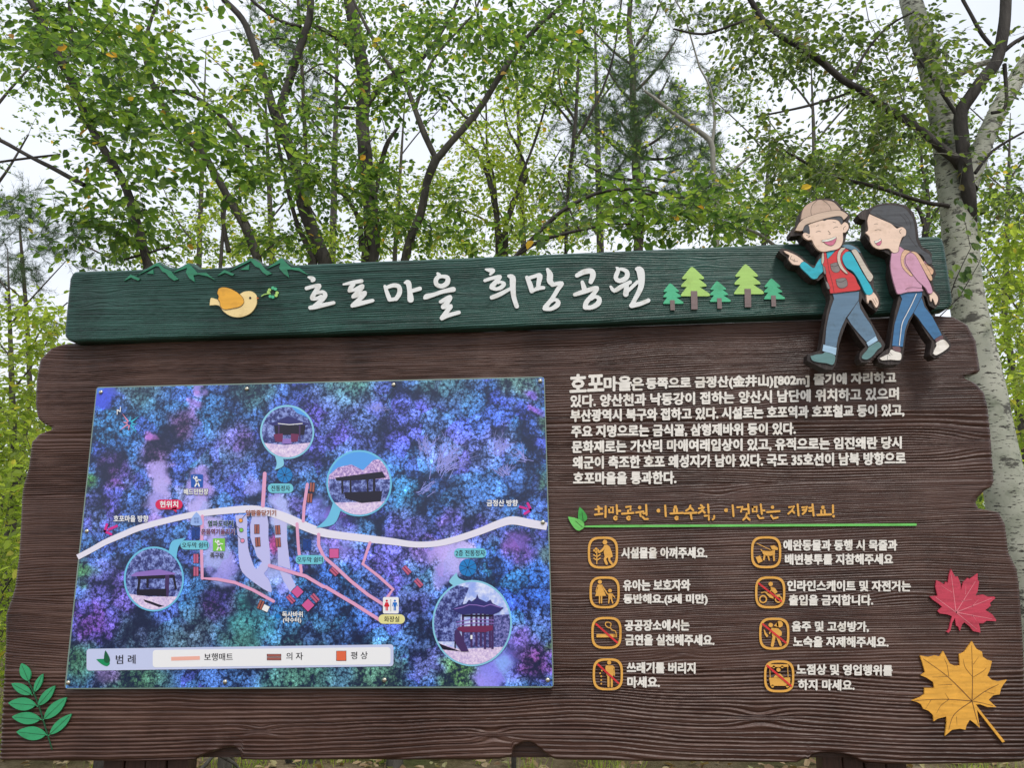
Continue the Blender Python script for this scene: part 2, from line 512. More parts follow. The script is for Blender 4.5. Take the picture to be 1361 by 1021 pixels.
class Art:
    def __init__(self, off, step=.0):
        self.v = []; self.loops = []; self.sizes = []; self.mi = []; self.mats = []; self.off = off

    def m(self, mat):
        if mat not in self.mats: self.mats.append(mat)
        return self.mats.index(mat)

    def face(self, pts, mat, off):
        b = len(self.v)
        self.v += [loc(x, y, off) for x, y in pts]
        self.loops += list(range(b, b + len(pts))); self.sizes.append(len(pts)); self.mi.append(self.m(mat))

    def poly(self, pts, mat, lift=0.0, thick=0.0, edge=None):
        """filled outline; thick > 0 gives it sides going back"""
        pts = list(pts)
        area = sum(a[0] * b[1] - b[0] * a[1] for a, b in zip(pts, pts[1:] + pts[:1]))
        if area > 0: pts = pts[::-1]                       # px y is down: keep the front facing -Y
        off = self.off + lift
        b = len(self.v)
        front = [loc(x, y, off) for x, y in pts]
        self.v += front
        n = len(pts)
        from mathutils.geometry import tessellate_polygon
        if n > 4:
            for t in tessellate_polygon([[Vector((f[0], f[2], 0)) for f in front]]):
                t = list(t)
                a_, b_, c_ = (front[i] for i in t)
                if (b_[0] - a_[0]) * (c_[2] - a_[2]) - (b_[2] - a_[2]) * (c_[0] - a_[0]) < 0: t = t[::-1]
                self.loops += [b + i for i in t]; self.sizes.append(3); self.mi.append(self.m(mat))
        else:
            self.loops += list(range(b, b + n)); self.sizes.append(n); self.mi.append(self.m(mat))
        if thick > 0:
            e = self.m(edge or mat)
            s = len(self.v)
            self.v += front
            self.v += [(x, y + thick, z) for x, y, z in front]
            for i in range(n):
                j = (i + 1) % n
                self.loops += [s + i, s + n + i, s + n + j, s + j]; self.sizes.append(4); self.mi.append(e)

    def ell(self, cx, cy, rx, ry, mat, lift=0.0, thick=0.0, n=28, rot=0, edge=None):
        c, s = math.cos(rot), math.sin(rot)
        pts = []
        for k in range(n):
            a = k / n * 2 * math.pi
            x, y = rx * math.cos(a), ry * math.sin(a)
            pts.append((cx + c * x - s * y, cy + s * x + c * y))
        self.poly(pts, mat, lift, thick, edge)

    def ring(self, cx, cy, rx, ry, wdt, mat, lift=0.0, n=32, sup=1.0, a0=0, a1=2 * math.pi):
        """elliptic or squircle ring; sup < 1 squares it"""
        def P(a, r1, r2):
            c, s = math.cos(a), math.sin(a)
            return (cx + math.copysign(abs(c) ** sup, c) * r1, cy + math.copysign(abs(s) ** sup, s) * r2)
        for k in range(n):
            a, b_ = a0 + (a1 - a0) * k / n, a0 + (a1 - a0) * (k + 1) / n
            q = [P(a, rx + wdt / 2, ry + wdt / 2), P(b_, rx + wdt / 2, ry + wdt / 2), P(b_, rx - wdt / 2, ry - wdt / 2), P(a, rx - wdt / 2, ry - wdt / 2)]
            self.poly(q, mat, lift)

    def stroke(self, pts, mat, wdt=None, lift=0.0, thick=0.0, smooth=True, cap=True):
        """brush stroke: pts of (x, y) or (x, y, width)"""
        P = [(p[0], p[1], p[2] if len(p) > 2 else wdt) for p in pts]
        if smooth and len(P) > 2: P = densify(P, 4)
        L, R = [], []
        n = len(P)
        for i, (x, y, w_) in enumerate(P):
            a, b = P[max(0, i - 1)], P[min(n - 1, i + 1)]
            dx, dy = b[0] - a[0], b[1] - a[1]
            l = math.hypot(dx, dy) or 1
            nx, ny = -dy / l * w_ / 2, dx / l * w_ / 2
            L.append((x + nx, y + ny)); R.append((x - nx, y - ny))
        e = 9e-6
        for i in range(n - 1):
            self.poly([L[i], L[i + 1], R[i + 1], R[i]], mat, lift + e * (i % 3), thick)
        if cap:
            for x, y, w_ in (P[0], P[-1]):
                self.ell(x, y, w_ / 2, w_ / 2, mat, lift + e * 4, thick, n=12)
            for i, (x, y, w_) in enumerate(P[1:-1]):
                self.ell(x, y, w_ / 2, w_ / 2, mat, lift + e * (5 + i % 14), 0, n=10)

    def rrect(self, x0, y0, x1, y1, r, mat, lift=0.0, thick=0.0, skew=0.0, edge=None):
        """rounded rectangle; skew = y change from left to right"""
        pts = []
        for cx, cy, a0 in ((x1 - r, y0 + r, -90), (x1 - r, y1 - r, 0), (x0 + r, y1 - r, 90), (x0 + r, y0 + r, 180)):
            for k in range(6):
                a = math.radians(a0 + k * 18)
                x, y = cx + r * math.cos(a), cy + r * math.sin(a)
                pts.append((x, y + skew * (x - x0) / (x1 - x0)))
        self.poly(pts, mat, lift, thick, edge)

    def lens(self, b, t, wd, mat, lift=0.0, thick=0.0, fat=.55):
        """leaf shape from base b to tip t"""
        dx, dy = t[0] - b[0], t[1] - b[1]
        l = math.hypot(dx, dy)
        ux, uy = dx / l, dy / l
        L, R = [], []
        for k in range(1, 11):
            s = k / 11
            h = wd / 2 * (math.sin(math.pi * s ** fat)) ** .8
            L.append((b[0] + dx * s - uy * h, b[1] + dy * s + ux * h))
            R.append((b[0] + dx * s + uy * h, b[1] + dy * s - ux * h))
        self.poly([b] + L + [t] + R[::-1], mat, lift, thick)

    def text(self, s, bl, br, h, mat, lift=0.0, bold=.0, res=2):
        co, lp = TEXT[s]
        mn, mxx = co.min(0), co.max(0)
        u = (co[:, 0] - mn[0]) / (mxx[0] - mn[0]); v = (co[:, 1] - mn[1]) / (mxx[1] - mn[1])
        k = h * bold
        sh = [(0, 0)] + ([(math.cos(q * math.pi / 3) * k, math.sin(q * math.pi / 3) * k) for q in range(6)] if bold > .02 else ([(k, 0), (-k, 0)] if bold else []))
        mi = self.m(mat)
        X = bl[0] + (br[0] - bl[0]) * u; Y_ = bl[1] + (br[1] - bl[1]) * u - h * v
        c00 = loc(bl[0], bl[1], self.off + lift)
        for n_, (sx, sy) in enumerate(sh):
            b = len(self.v)
            o_ = self.off + lift + n_ * 2.5e-5
            self.v += [loc(x + sx, y + sy, o_) for x, y in zip(X, Y_)]
            for q in lp:
                self.loops += [b + i for i in q]; self.sizes.append(len(q)); self.mi.append(mi)

    def build(self, name, parent, label=None):
        o = link(name, np_mesh(name, self.v, self.loops, self.sizes, self.mats, self.mi, False), parent)
        if label: o['label'] = label
        return o


def zf(ox, oy, s):
    return lambda pts: [((ox + p[0] / s, oy + p[1] / s) if len(p) == 2 else (ox + p[0] / s, oy + p[1] / s, p[2] / s)) for p in pts]


P_WHITE = paint('off_white_letter_paint', (234, 229, 220), rough=.55, var=.12)
P_TITLE = paint('white_title_paint', (226, 228, 226), rough=.5, var=.04)
P_AMBER = paint('amber_paint', (226, 168, 76), rough=.45, var=.07)
P_LEAFG = paint('fresh_green_paint', (112, 200, 98), rough=.45)
P_LEAFD = paint('mid_green_paint', (62, 160, 68), rough=.45)
P_SPRIG = paint('sprig_green_paint', (52, 156, 104), rough=.45, var=.08)
P_SPRIGD = paint('dark_green_vein_paint', (28, 82, 52), rough=.5)
P_RED = paint('red_slash_paint', (216, 48, 52), rough=.45)
P_MRED = paint('maple_red_paint', (196, 62, 84), rough=.5, var=.18)
P_MREDL = paint('maple_vein_paint', (226, 130, 140), rough=.5)
P_MYEL = paint('maple_yellow_paint', (232, 170, 66), rough=.5, var=.14)
P_VEIN = paint('brown_vein_paint', (120, 82, 40), rough=.6)
P_MOUNT = paint('mountain_green_paint', (38, 126, 92), rough=.45)
P_BIRD = paint('cream_paint', (240, 212, 150), rough=.45, var=.06)
P_WING = paint('wing_yellow_paint', (232, 170, 50), rough=.45, var=.08)
P_DARK = paint('dark_line_paint', (40, 28, 24), rough=.6)
P_TREEL = paint('light_tree_paint', (168, 208, 108), rough=.45, var=.06)
P_TREED = paint('sea_green_tree_paint', (74, 182, 134), rough=.45, var=.06)
P_TRUNK = paint('taupe_trunk_paint', (122, 104, 102), rough=.5)

# title lettering: brush strokes, one raised piece for each syllable
T6, T7 = zf(400, 350, 5.67), zf(630, 340, 5.67)
SYL = [
    (T6, [[(56, 104, 12), (75, 110, 24), (92, 120, 30), (84, 132, 18)],
          [(42, 188, 24), (90, 174, 22), (138, 168, 26), (118, 200, 28), (95, 235, 28), (84, 264, 26), (120, 264, 22), (152, 248, 22)],
          [(118, 224, 18), (160, 215, 22), (182, 232, 26), (172, 258, 30), (130, 300, 28), (85, 335, 24)],
          [(70, 334, 26), (110, 328, 28), (170, 314, 26), (246, 297, 22)]]),
    (T6, [[(320, 158, 12), (360, 150, 20), (400, 142, 24), (456, 133, 24)],
          [(398, 160, 20), (376, 180, 26), (364, 206, 22)], [(366, 208, 20), (410, 196, 22), (462, 172, 28), (430, 214, 30), (396, 248, 26)],
          [(392, 252, 22), (430, 240, 24), (482, 222, 26), (450, 262, 28), (388, 316, 24)], [(386, 320, 22), (430, 306, 30), (490, 292, 26), (540, 280, 22)]]),
    (T6, [[(632, 172, 18), (650, 225, 26), (668, 272, 28)], [(645, 182, 22), (695, 166, 26), (738, 176, 28), (742, 225, 30), (716, 268, 26)], [(668, 276, 20), (712, 268, 24)],
          [(784, 146, 16), (808, 146, 34), (818, 200, 30), (826, 272, 40)], [(842, 206, 24), (896, 190, 26)]]),
    (T6, [[(1030, 76, 16), (1042, 92, 26), (1018, 122, 28), (1022, 158, 28), (1062, 172, 28), (1102, 146, 32), (1104, 108, 28), (1066, 98, 22), (1040, 104, 20)],
          [(932, 262, 18), (948, 250, 34), (1000, 236, 26), (1070, 212, 26), (1148, 196, 32)],
          [(1052, 290, 22), (1122, 256, 30), (1098, 300, 30), (1070, 330, 26), (1128, 322, 26), (1104, 356, 28), (1062, 412, 28)],
          [(1062, 414, 26), (1110, 392, 26), (1190, 370, 24)]]),
    (T7, [[(88, 102, 12), (118, 108, 26), (144, 112, 26), (122, 140, 14)], [(82, 186, 20), (130, 170, 22), (196, 156, 22), (170, 190, 28), (136, 228, 32)],
          [(132, 238, 28), (166, 250, 22), (204, 238, 26), (226, 212, 26), (204, 198, 18), (180, 202, 18)],
          [(134, 314, 26), (190, 292, 28), (272, 248, 20)], [(262, 152, 20), (290, 166, 38), (292, 230, 36), (300, 310, 30), (322, 380, 28)]]),
    (T7, [[(398, 162, 22), (420, 210, 32), (436, 264, 30)], [(412, 168, 22), (470, 150, 24), (496, 152, 34), (488, 200, 30), (480, 250, 22)], [(446, 264, 18), (482, 244, 26), (524, 240, 22)],
          [(554, 102, 20), (572, 140, 38), (572, 188, 38), (592, 214, 28)], [(590, 218, 26), (662, 206, 24), (636, 246, 28), (590, 320, 26), (536, 388, 30)],
          [(534, 396, 30), (580, 400, 24), (626, 372, 32), (634, 344, 26), (606, 330, 22), (580, 346, 18)]]),
    (T7, [[(776, 148, 26), (830, 120, 34), (886, 116, 34), (896, 150, 36), (880, 196, 28)], [(816, 198, 22), (830, 244, 32)],
          [(760, 292, 24), (840, 266, 30), (926, 242, 26), (898, 290, 28), (850, 345, 30), (838, 380, 30)], [(838, 388, 30), (886, 388, 28), (934, 360, 34), (944, 324, 28), (914, 308, 22), (884, 326, 18)]]),
    (T7, [[(1074, 88, 12), (1086, 108, 26), (1068, 164, 28), (1098, 188, 28), (1148, 164, 32), (1152, 120, 28), (1112, 100, 20), (1086, 106, 18)],
          [(1030, 232, 16), (1058, 262, 26), (1110, 232, 28), (1176, 198, 24)], [(1152, 210, 26), (1144, 288, 36)], [(1150, 274, 22), (1232, 196, 22)],
          [(1226, 98, 22), (1252, 112, 48), (1262, 180, 42), (1254, 246, 34), (1214, 325, 28), (1190, 368, 26)], [(1188, 374, 32), (1250, 362, 28), (1314, 336, 26)]])]
for f, strokes in SYL:
    a = Art(TO + .003)
    for i, s in enumerate(strokes):
        a.stroke([(x, y, w_ * 1.2) for x, y, w_ in f(s)], P_TITLE, lift=.0002 * i, thick=.0035)
    a.build('title_letter', sign)

# mountains
Z5 = zf(80, 310, 3.4025)
for polys in ([[(287, 216), (318, 186), (362, 206), (352, 214), (320, 200)],
               [(345, 192), (440, 132), (470, 158), (500, 170), (512, 186), (535, 208), (515, 214), (490, 196), (478, 180), (462, 174), (446, 150), (432, 148)], [(390, 182), (420, 163), (421, 184)],
               [(510, 178), (580, 136), (604, 160), (620, 180), (660, 178), (703, 213), (665, 194), (625, 186), (602, 190), (608, 220), (585, 205), (568, 178), (574, 156)]],
              [[(710, 193), (742, 165), (788, 185), (778, 192), (745, 178)], [(765, 172), (865, 111), (905, 135), (930, 165), (958, 182), (935, 190), (915, 176), (900, 156), (882, 150), (862, 125)],
               [(815, 165), (855, 140), (852, 165)], [(935, 160), (1000, 110), (1024, 136), (1045, 155), (1080, 155), (1125, 190), (1080, 170), (1045, 164), (1026, 164), (1035, 200), (1012, 184), (990, 158), (996, 134)]]):
    a = Art(TO + .003)
    for p in polys: a.poly(Z5(p), P_MOUNT, thick=.004)
    a.build('mountain_emblem', sign)
# bird and clover
a = Art(TO + .004)
a.poly(densify(Z5([(676, 326), (678, 306), (684, 292), (714, 300), (760, 300), (805, 280), (830, 265), (862, 262), (884, 276), (889, 300), (884, 330), (862, 360), (830, 376), (800, 380), (765, 372), (735, 350), (716, 326), (676, 326)]), 3), P_BIRD, thick=.005)
bird = a.build('bird_emblem', sign)
a = Art(TO + .0055)
wing = densify(Z5([(716, 250), (735, 243), (765, 248), (800, 266), (826, 292), (830, 315), (812, 332), (780, 340), (742, 345), (724, 330), (722, 312), (714, 300), (716, 285), (710, 270), (716, 250)]), 3)
a.poly(wing, P_WING, thick=.002)
a.stroke(wing, P_DARK, .5, lift=.0004, smooth=False, cap=False)
a.build('wing', bird)
a = Art(TO + .0055)
a.ell(*Z5([(859, 292)])[0], 1.5, 1.5, P_DARK)
a.poly(Z5([(888, 288), (900, 293), (889, 299)]), paint('beak_orange_paint', (190, 96, 44)))
a.build('eye_and_beak', bird)
a = Art(TO + .004)
for dx, dy, m_ in ((-14, -6, P_TREEL), (6, -16, P_TREED), (16, 6, P_TREEL), (-4, 16, P_TREED)):
    cx, cy = 960 + dx * 1.15, 268 + dy * 1.15
    for q in (-1, 1):
        tx, ty = -dy * .36 * q, dx * .36 * q
        a.ell(*Z5([(cx + tx, cy + ty)])[0], 2.15, 2.15, m_, lift=.0002 * (q + 1), thick=.004, n=14)
a.stroke(Z5([(946, 262, 1.6), (974, 274, 1.6)]), P_DARK, lift=.0009, cap=False)
a.stroke(Z5([(954, 282, 1.6), (966, 254, 1.6)]), P_DARK, lift=.0010, cap=False)
a.stroke(Z5([(950, 272, 4), (925, 276, 4), (910, 284, 4)]), P_TREEL, thick=.004)
a.build('clover_emblem', sign)
# five painted pines
Z6 = zf(840, 320, 5.67)
for cx, top, bot, hw, m_, tb in ((288, 320, 475, 68, P_TREED, 523), (452, 196, 418, 98, P_TREEL, 517), (642, 304, 460, 70, P_TREED, 511), (856, 176, 402, 100, P_TREEL, 500), (1050, 284, 440, 70, P_TREED, 495)):
    H_ = bot - top
    sl = -.02
    def q(fx, fy, rnd=0): return (cx + fx * hw + 22 * fy, top + fy * H_ - sl * 0)
    pts = [q(0, 0), q(.18, .05), q(.80, .34), q(.86, .40), q(.72, .42), q(.42, .40), q(.95, .60), q(.98, .66), q(.80, .67), q(.45, .69), q(1.12, .90), q(1.18, .98), q(1.0, 1.0),
           q(-1.05, 1.0), q(-1.08, .96), q(-.98, .90), q(-.55, .68), q(-.95, .68), q(-.98, .64), q(-.88, .58), q(-.45, .41), q(-.80, .42), q(-.86, .38), q(-.78, .34), q(-.16, .04)]
    a = Art(TO + .003)
    a.poly(Z6(pts), m_, thick=.004)
    pe = a.build('pine_emblem', sign)
    a = Art(TO + .005)
    x = cx + 16
    ww = 17 if hw < 80 else 24
    a.poly(Z6([(x - ww, bot - H_ * .18), (x + ww, bot - H_ * .18), (x + ww + 3, tb), (x - ww + 3, tb)]), P_TRUNK, thick=.003)
    a.build('painted_trunk', pe)

# paragraph
ZT = zf(740, 480, 2.722)
BOLD = .050
def line(f, s, bl, br, h, k, mat=P_WHITE, name='text_line', bold=BOLD, off=.0012, parent=sign):
    a = Art(off)
    b1, b2 = f([bl, br])
    a.text(s, (b1[0] - .4, b1[1] + .3), (b2[0] + .4, b2[1] + .3), h / k * 1.04, mat, bold=bold)
    return a.build(name, parent)
for s, bl, br, h in (('호포', (50, 112), (168, 106), 60), ('마을', (173, 108), (268, 105), 49), ('은', (272, 105), (312, 104), 42), ('동쪽으로 금정산(金井山)[802m] 줄기에 자리하고', (325, 106), (1225, 84), 44),
                     ('있다. 양산천과 낙동강이 접하는 양산시 남단에 위치하고 있으며', (52, 166), (1235, 138), 41),
                     ('부산광역시 북구와 접하고 있다. 시설로는 호포역과 호포철교 등이 있고,', (52, 220), (1255, 199), 42),
                     ('주요 지명으로는 금식골, 삼형제바위 등이 있다.', (55, 277), (862, 266), 42),
                     ('문화재로는 가산리 마애여래입상이 있고, 유적으로는 임진왜란 당시', (57, 333), (1245, 317), 42),
                     ('왜군이 축조한 호포 왜성지가 남아 있다. 국도 35호선이 남북 방향으로', (60, 389), (1260, 373), 42),
                     ('호포마을을 통과한다.', (62, 446), (430, 443), 42)):
    line(ZT, s, bl, br, h, 2.722)
ZR2, ZR3 = zf(750, 700, 4.44), zf(980, 700, 4.44)
for s, bl, br in (('시설물을 아껴주세요.', (340, 187), (840, 185)), ('유아는 보호자와', (350, 378), (740, 376)), ('동반해요.(5세 미만)', (352, 462), (842, 462)),
                  ('공공장소에서는', (360, 615), (735, 613)), ('금연을 실천해주세요.', (363, 700), (882, 702)), ('쓰레기를 버리지', (373, 864), (770, 867)), ('마세요.', (376, 950), (560, 950))):
    line(ZR2, s, bl, br, 60, 4.44)
for s, bl, br in (('애완동물과 동행 시 목줄과', (275, 140), (940, 140)), ('배변봉투를 지참해주세요', (285, 224), (915, 222)), ('인라인스케이트 및 자전거는', (298, 379), (1020, 382)), ('출입을 금지합니다.', (308, 464), (797, 464)),
                  ('음주 및 고성방가,', (325, 620), (772, 623)), ('노숙을 자제해주세요.', (333, 710), (888, 712)), ('노점상 및 영업행위를', (353, 873), (912, 880)), ('하지 마세요.', (362, 964), (688, 967))):
    line(ZR3, s, bl, br, 58, 4.44)

# handwritten amber heading
S5, S8 = zf(750, 660, 6.805), zf(920, 660, 6.48)
def box(x0, y0, x1, y1): return [(x0, y0), (x1, y0 - 3), (x1, y1), (x0 + 2, y1), (x0, y0)]
def rg(cx, cy, r): return [(cx + r * math.cos(t * math.pi / 4), cy + r * math.sin(t * math.pi / 4)) for t in range(9)]
HEAD = [(S5, [[(305, 92), (318, 102)], [(282, 118), (340, 112)], [(312, 100), (312, 142)], [(278, 166), (345, 158)], [(374, 92), (372, 188)]]),
        (S5, [box(405, 104, 440, 146), [(474, 80), (478, 160)], [(480, 132), (505, 132)], rg(464, 197, 14)]),
        (S5, [[(560, 97), (600, 92), (598, 122)], [(577, 128), (577, 150)], [(522, 158), (625, 150)], rg(582, 197, 14)]),
        (S5, [rg(682, 102, 8), [(650, 147), (715, 138)], [(686, 146), (690, 180)], [(740, 78), (744, 168)], [(716, 156), (740, 152)], [(708, 186), (726, 206), (755, 205)]]),
        (S5, [rg(852, 130, 9), [(912, 84), (918, 180)]]),
        (S5, [rg(1005, 98, 7), [(992, 118), (995, 146)], [(1018, 114), (1018, 146)], [(960, 156), (1072, 150)], rg(1016, 197, 12)]),
        (S5, [[(1140, 85), (1132, 110), (1102, 130)], [(1142, 102), (1166, 126)], [(1085, 154), (1196, 148)], [(1142, 152), (1152, 205)]]),
        (S5, [[(1235, 80), (1248, 90)], [(1218, 110), (1262, 102), (1246, 130), (1216, 150)], [(1246, 124), (1270, 148)], [(1300, 75), (1306, 150)], [(1270, 177), (1306, 175), (1308, 212)], [(1356, 178), (1354, 200), (1342, 210)]]),
        (S8, [rg(292, 120, 9), [(348, 78), (356, 170)]]),
        (S8, [[(388, 95), (432, 92), (420, 132)], [(442, 112), (478, 110)], [(482, 70), (488, 148)], [(470, 150), (462, 180), (440, 202)], [(468, 178), (494, 202)]]),
        (S8, [box(520, 94, 555, 132), [(590, 70), (600, 152)], [(602, 122), (622, 122)], [(565, 165), (582, 190), (612, 186)]]),
        (S8, [rg(692, 94, 7), [(645, 136), (752, 128)], [(680, 166), (698, 192), (735, 182)]]),
        (S8, [[(835, 94), (876, 88), (856, 125), (828, 150)], [(860, 120), (878, 142)], [(908, 70), (916, 165)]]),
        (S8, [[(948, 96), (988, 92), (976, 130), (952, 152)], [(952, 118), (982, 115)], [(1036, 70), (1046, 165)], [(1008, 100), (1036, 97)], [(1008, 127), (1038, 124)]]),
        (S8, [rg(1126, 95, 8), [(1112, 122), (1112, 152)], [(1140, 120), (1142, 152)], [(1078, 161), (1196, 156)]]),
        (S8, [[(1212, 78), (1213, 142)], rg(1218, 172, 3)])]
for f, ss in HEAD:
    a = Art(.0015)
    for i, s in enumerate(ss):
        a.stroke([(x, y) for x, y in f(s)], P_AMBER, 2.7, lift=.0002 * i, smooth=False)
    a.build('heading_letter', sign)
a = Art(.004)
a.stroke([(774, 700.2, 1.6), (800, 699.8, 3), (1217, 697.6, 3.2)], P_LEAFG, thick=.004, smooth=False)
a.build('underline_strip', sign)
a = Art(.004)
a.lens(S5([(178, 232)])[0], S5([(138, 95)])[0], 12, P_LEAFD, thick=.004)
a.lens(S5([(172, 292)])[0], S5([(33, 185)])[0], 14, P_LEAFG, lift=.001, thick=.005)
a.stroke(S5([(165, 280, 4), (100, 222, 2.5)]), P_DARK, lift=.0016, cap=False)
a.stroke(S5([(172, 225, 4), (160, 140, 2.5)]), P_DARK, lift=.0016, cap=False)
a.build('sprout_emblem', sign)

# the eight rule pictograms
def icon(f, cx, cy, draw, slash=None):
    a = Art(.0035)
    (x, y), = f([(cx, cy)])
    a.ring(x, y, 18.6, 19.8, 3.0, P_AMBER, n=40, sup=.62)
    o = a.build('pictogram', sign)
    a = Art(.0032)
    for it in draw:
        if it[0] == 'c': a.ell(*f([(it[1], it[2])])[0], it[3] / 4.44, it[3] / 4.44, P_AMBER, thick=.002, n=16)
        elif it[0] == 'o': a.ring(*f([(it[1], it[2])])[0], it[3] / 4.44, it[3] / 4.44, it[4] / 4.44, P_AMBER, n=20)
        elif it[0] == 'p': a.poly(f(it[1]), P_AMBER, thick=.002)
        else: a.stroke(f([(x_, y_, it[2]) for x_, y_ in it[1]]), P_AMBER)
    a.build('symbol', o)
    if slash:
        a = Art(.0048)
        a.stroke(f([(*slash[0], 11), (*slash[1], 11)]), P_RED)
        a.build('slash', o)
icon(ZR2, 228, 155, [('c', 240, 93, 14), ('p', [(232, 112), (252, 108), (268, 120), (282, 155), (286, 180), (262, 188), (238, 178), (232, 150), (240, 130)]), ('s', [(240, 120), (224, 140), (206, 152)], 13), ('s', [(248, 178), (240, 195), (250, 220)], 15), ('s', [(268, 178), (266, 198), (280, 220)], 13),
                     ('c', 178, 142, 8), ('c', 188, 134, 9), ('c', 198, 142, 8), ('c', 188, 150, 8), ('s', [(192, 155), (192, 220)], 6), ('s', [(174, 168), (190, 178)], 7), ('s', [(212, 166), (195, 178)], 7), ('s', [(174, 188), (190, 198)], 7), ('s', [(212, 188), (195, 198)], 7)])
icon(ZR2, 238, 390, [('c', 210, 328, 12), ('p', [(196, 344), (224, 344), (232, 375), (247, 410), (182, 412), (192, 375)]), ('s', [(208, 410), (208, 452)], 8), ('s', [(220, 410), (220, 452)], 8), ('s', [(226, 355), (252, 394)], 7), ('s', [(252, 398), (262, 402)], 6),
                     ('c', 270, 380, 11), ('p', [(260, 396), (282, 396), (284, 428), (260, 428)]), ('s', [(265, 428), (262, 452)], 8), ('s', [(278, 428), (286, 452)], 8), ('s', [(282, 400), (298, 420)], 6), ('s', [(196, 355), (188, 384)], 7)])
icon(ZR2, 249, 629, [('p', [(190, 636), (292, 636), (292, 656), (190, 656)]), ('p', [(296, 636), (302, 636), (302, 656), (296, 656)]), ('p', [(306, 636), (311, 636), (311, 656), (306, 656)]), ('s', [(262, 566), (246, 568), (244, 585), (260, 598), (272, 600), (282, 612), (300, 618), (306, 632)], 6), ('s', [(262, 566), (276, 575), (272, 592)], 5)], ((188, 577), (312, 686)))
icon(ZR2, 257, 874, [('c', 265, 805, 12), ('p', [(245, 822), (286, 822), (296, 832), (290, 882), (250, 882), (242, 836)]), ('s', [(260, 880), (261, 945)], 13), ('s', [(280, 880), (280, 945)], 13), ('s', [(294, 834), (296, 880)], 6),
                     ('c', 222, 852, 5), ('c', 212, 868, 5), ('c', 218, 886, 5), ('c', 218, 908, 5), ('c', 218, 930, 5)], ((198, 815), (320, 926)))
icon(ZR3, 170, 153, [('p', [(148, 143), (190, 147), (222, 140), (222, 170), (196, 174), (160, 172), (150, 160)]), ('p', [(195, 115), (218, 112), (240, 128), (238, 140), (205, 138)]), ('s', [(162, 165), (156, 196)], 11), ('s', [(180, 168), (188, 198)], 9), ('s', [(214, 165), (217, 200)], 11), ('s', [(150, 148), (140, 138)], 6), ('s', [(116, 101), (196, 138)], 4),
                     ('p', [(108, 182), (134, 172), (150, 206), (124, 218)])])
icon(ZR3, 194, 390, [('o', 152, 430, 20, 8), ('o', 243, 430, 18, 8), ('c', 197, 340, 13), ('p', [(196, 356), (222, 364), (238, 388), (222, 400), (200, 380)]), ('p', [(165, 392), (212, 404), (214, 428), (190, 420)]), ('s', [(142, 392), (165, 388), (180, 400)], 6), ('s', [(215, 408), (250, 405)], 6), ('s', [(203, 372), (190, 388), (176, 386)], 6)], ((127, 337), (260, 442)))
icon(ZR3, 218, 634, [('c', 197, 583, 13), ('c', 250, 578, 19), ('p', [(216, 588), (240, 562), (244, 596)]), ('p', [(200, 600), (240, 602), (262, 622), (262, 644), (236, 654), (206, 650)]), ('s', [(216, 655), (206, 704)], 18), ('s', [(236, 652), (256, 700)], 15), ('p', [(155, 608), (162, 612), (168, 628), (184, 646), (174, 656), (162, 640)]), ('s', [(200, 612), (190, 632)], 8)], ((150, 577), (287, 688)))
icon(ZR3, 247, 886, [('p', [(180, 815), (300, 815), (302, 830), (180, 832)]), ('c', 215, 830, 8), ('c', 265, 830, 8), ('s', [(191, 830), (194, 896)], 4), ('s', [(297, 830), (300, 896)], 4), ('c', 243, 847, 12), ('p', [(212, 896), (232, 868), (256, 872), (278, 896)]),
                     ('p', [(187, 895), (312, 893), (312, 936), (306, 942), (195, 942)]), ('c', 208, 944, 9), ('c', 296, 944, 9)], ((177, 823), (317, 943)))

# maple leaves and the compound leaf
ZM = zf(1180, 720, 3.392)
a = Art(.006)
a.poly(ZM([(285, 125), (296, 146), (305, 160), (315, 158), (328, 190), (330, 222), (340, 185), (362, 165), (368, 172), (405, 145), (405, 175), (412, 180), (405, 225), (395, 245), (430, 240), (452, 250), (482, 250), (485, 256), (460, 278), (465, 290), (440, 310), (470, 328), (488, 352), (488, 360),
           (445, 358), (430, 370), (410, 370), (415, 388), (418, 412), (385, 405), (370, 385), (345, 365), (335, 375), (325, 405), (318, 385), (308, 380), (303, 345), (290, 368), (283, 402), (274, 413), (265, 408), (275, 398), (290, 338), (270, 330), (235, 325), (225, 315), (245, 295), (228, 280), (205, 265), (188, 248),
           (225, 245), (215, 205), (219, 175), (240, 185), (255, 195), (262, 182), (272, 188), (275, 155)]), P_MRED, thick=.006)
for v in ([(308, 320, 4), (286, 150, 2)], [(308, 320, 4), (395, 180, 2)], [(308, 320, 4), (470, 256, 2)], [(308, 320, 4), (470, 350, 2)], [(308, 320, 4), (215, 252, 2)], [(308, 320, 3), (400, 395, 2)], [(330, 270, 2), (380, 262, 1)], [(350, 240, 2), (352, 200, 1)], [(290, 230, 2), (240, 200, 1)], [(380, 330, 2), (400, 358, 1)], [(380, 292, 2), (410, 262, 1)]):
    a.stroke(ZM(v), P_MREDL, lift=.0005, cap=False)
o = a.build('maple_leaf_emblem', sign, 'red maple leaf cutout')
a = Art(.006)
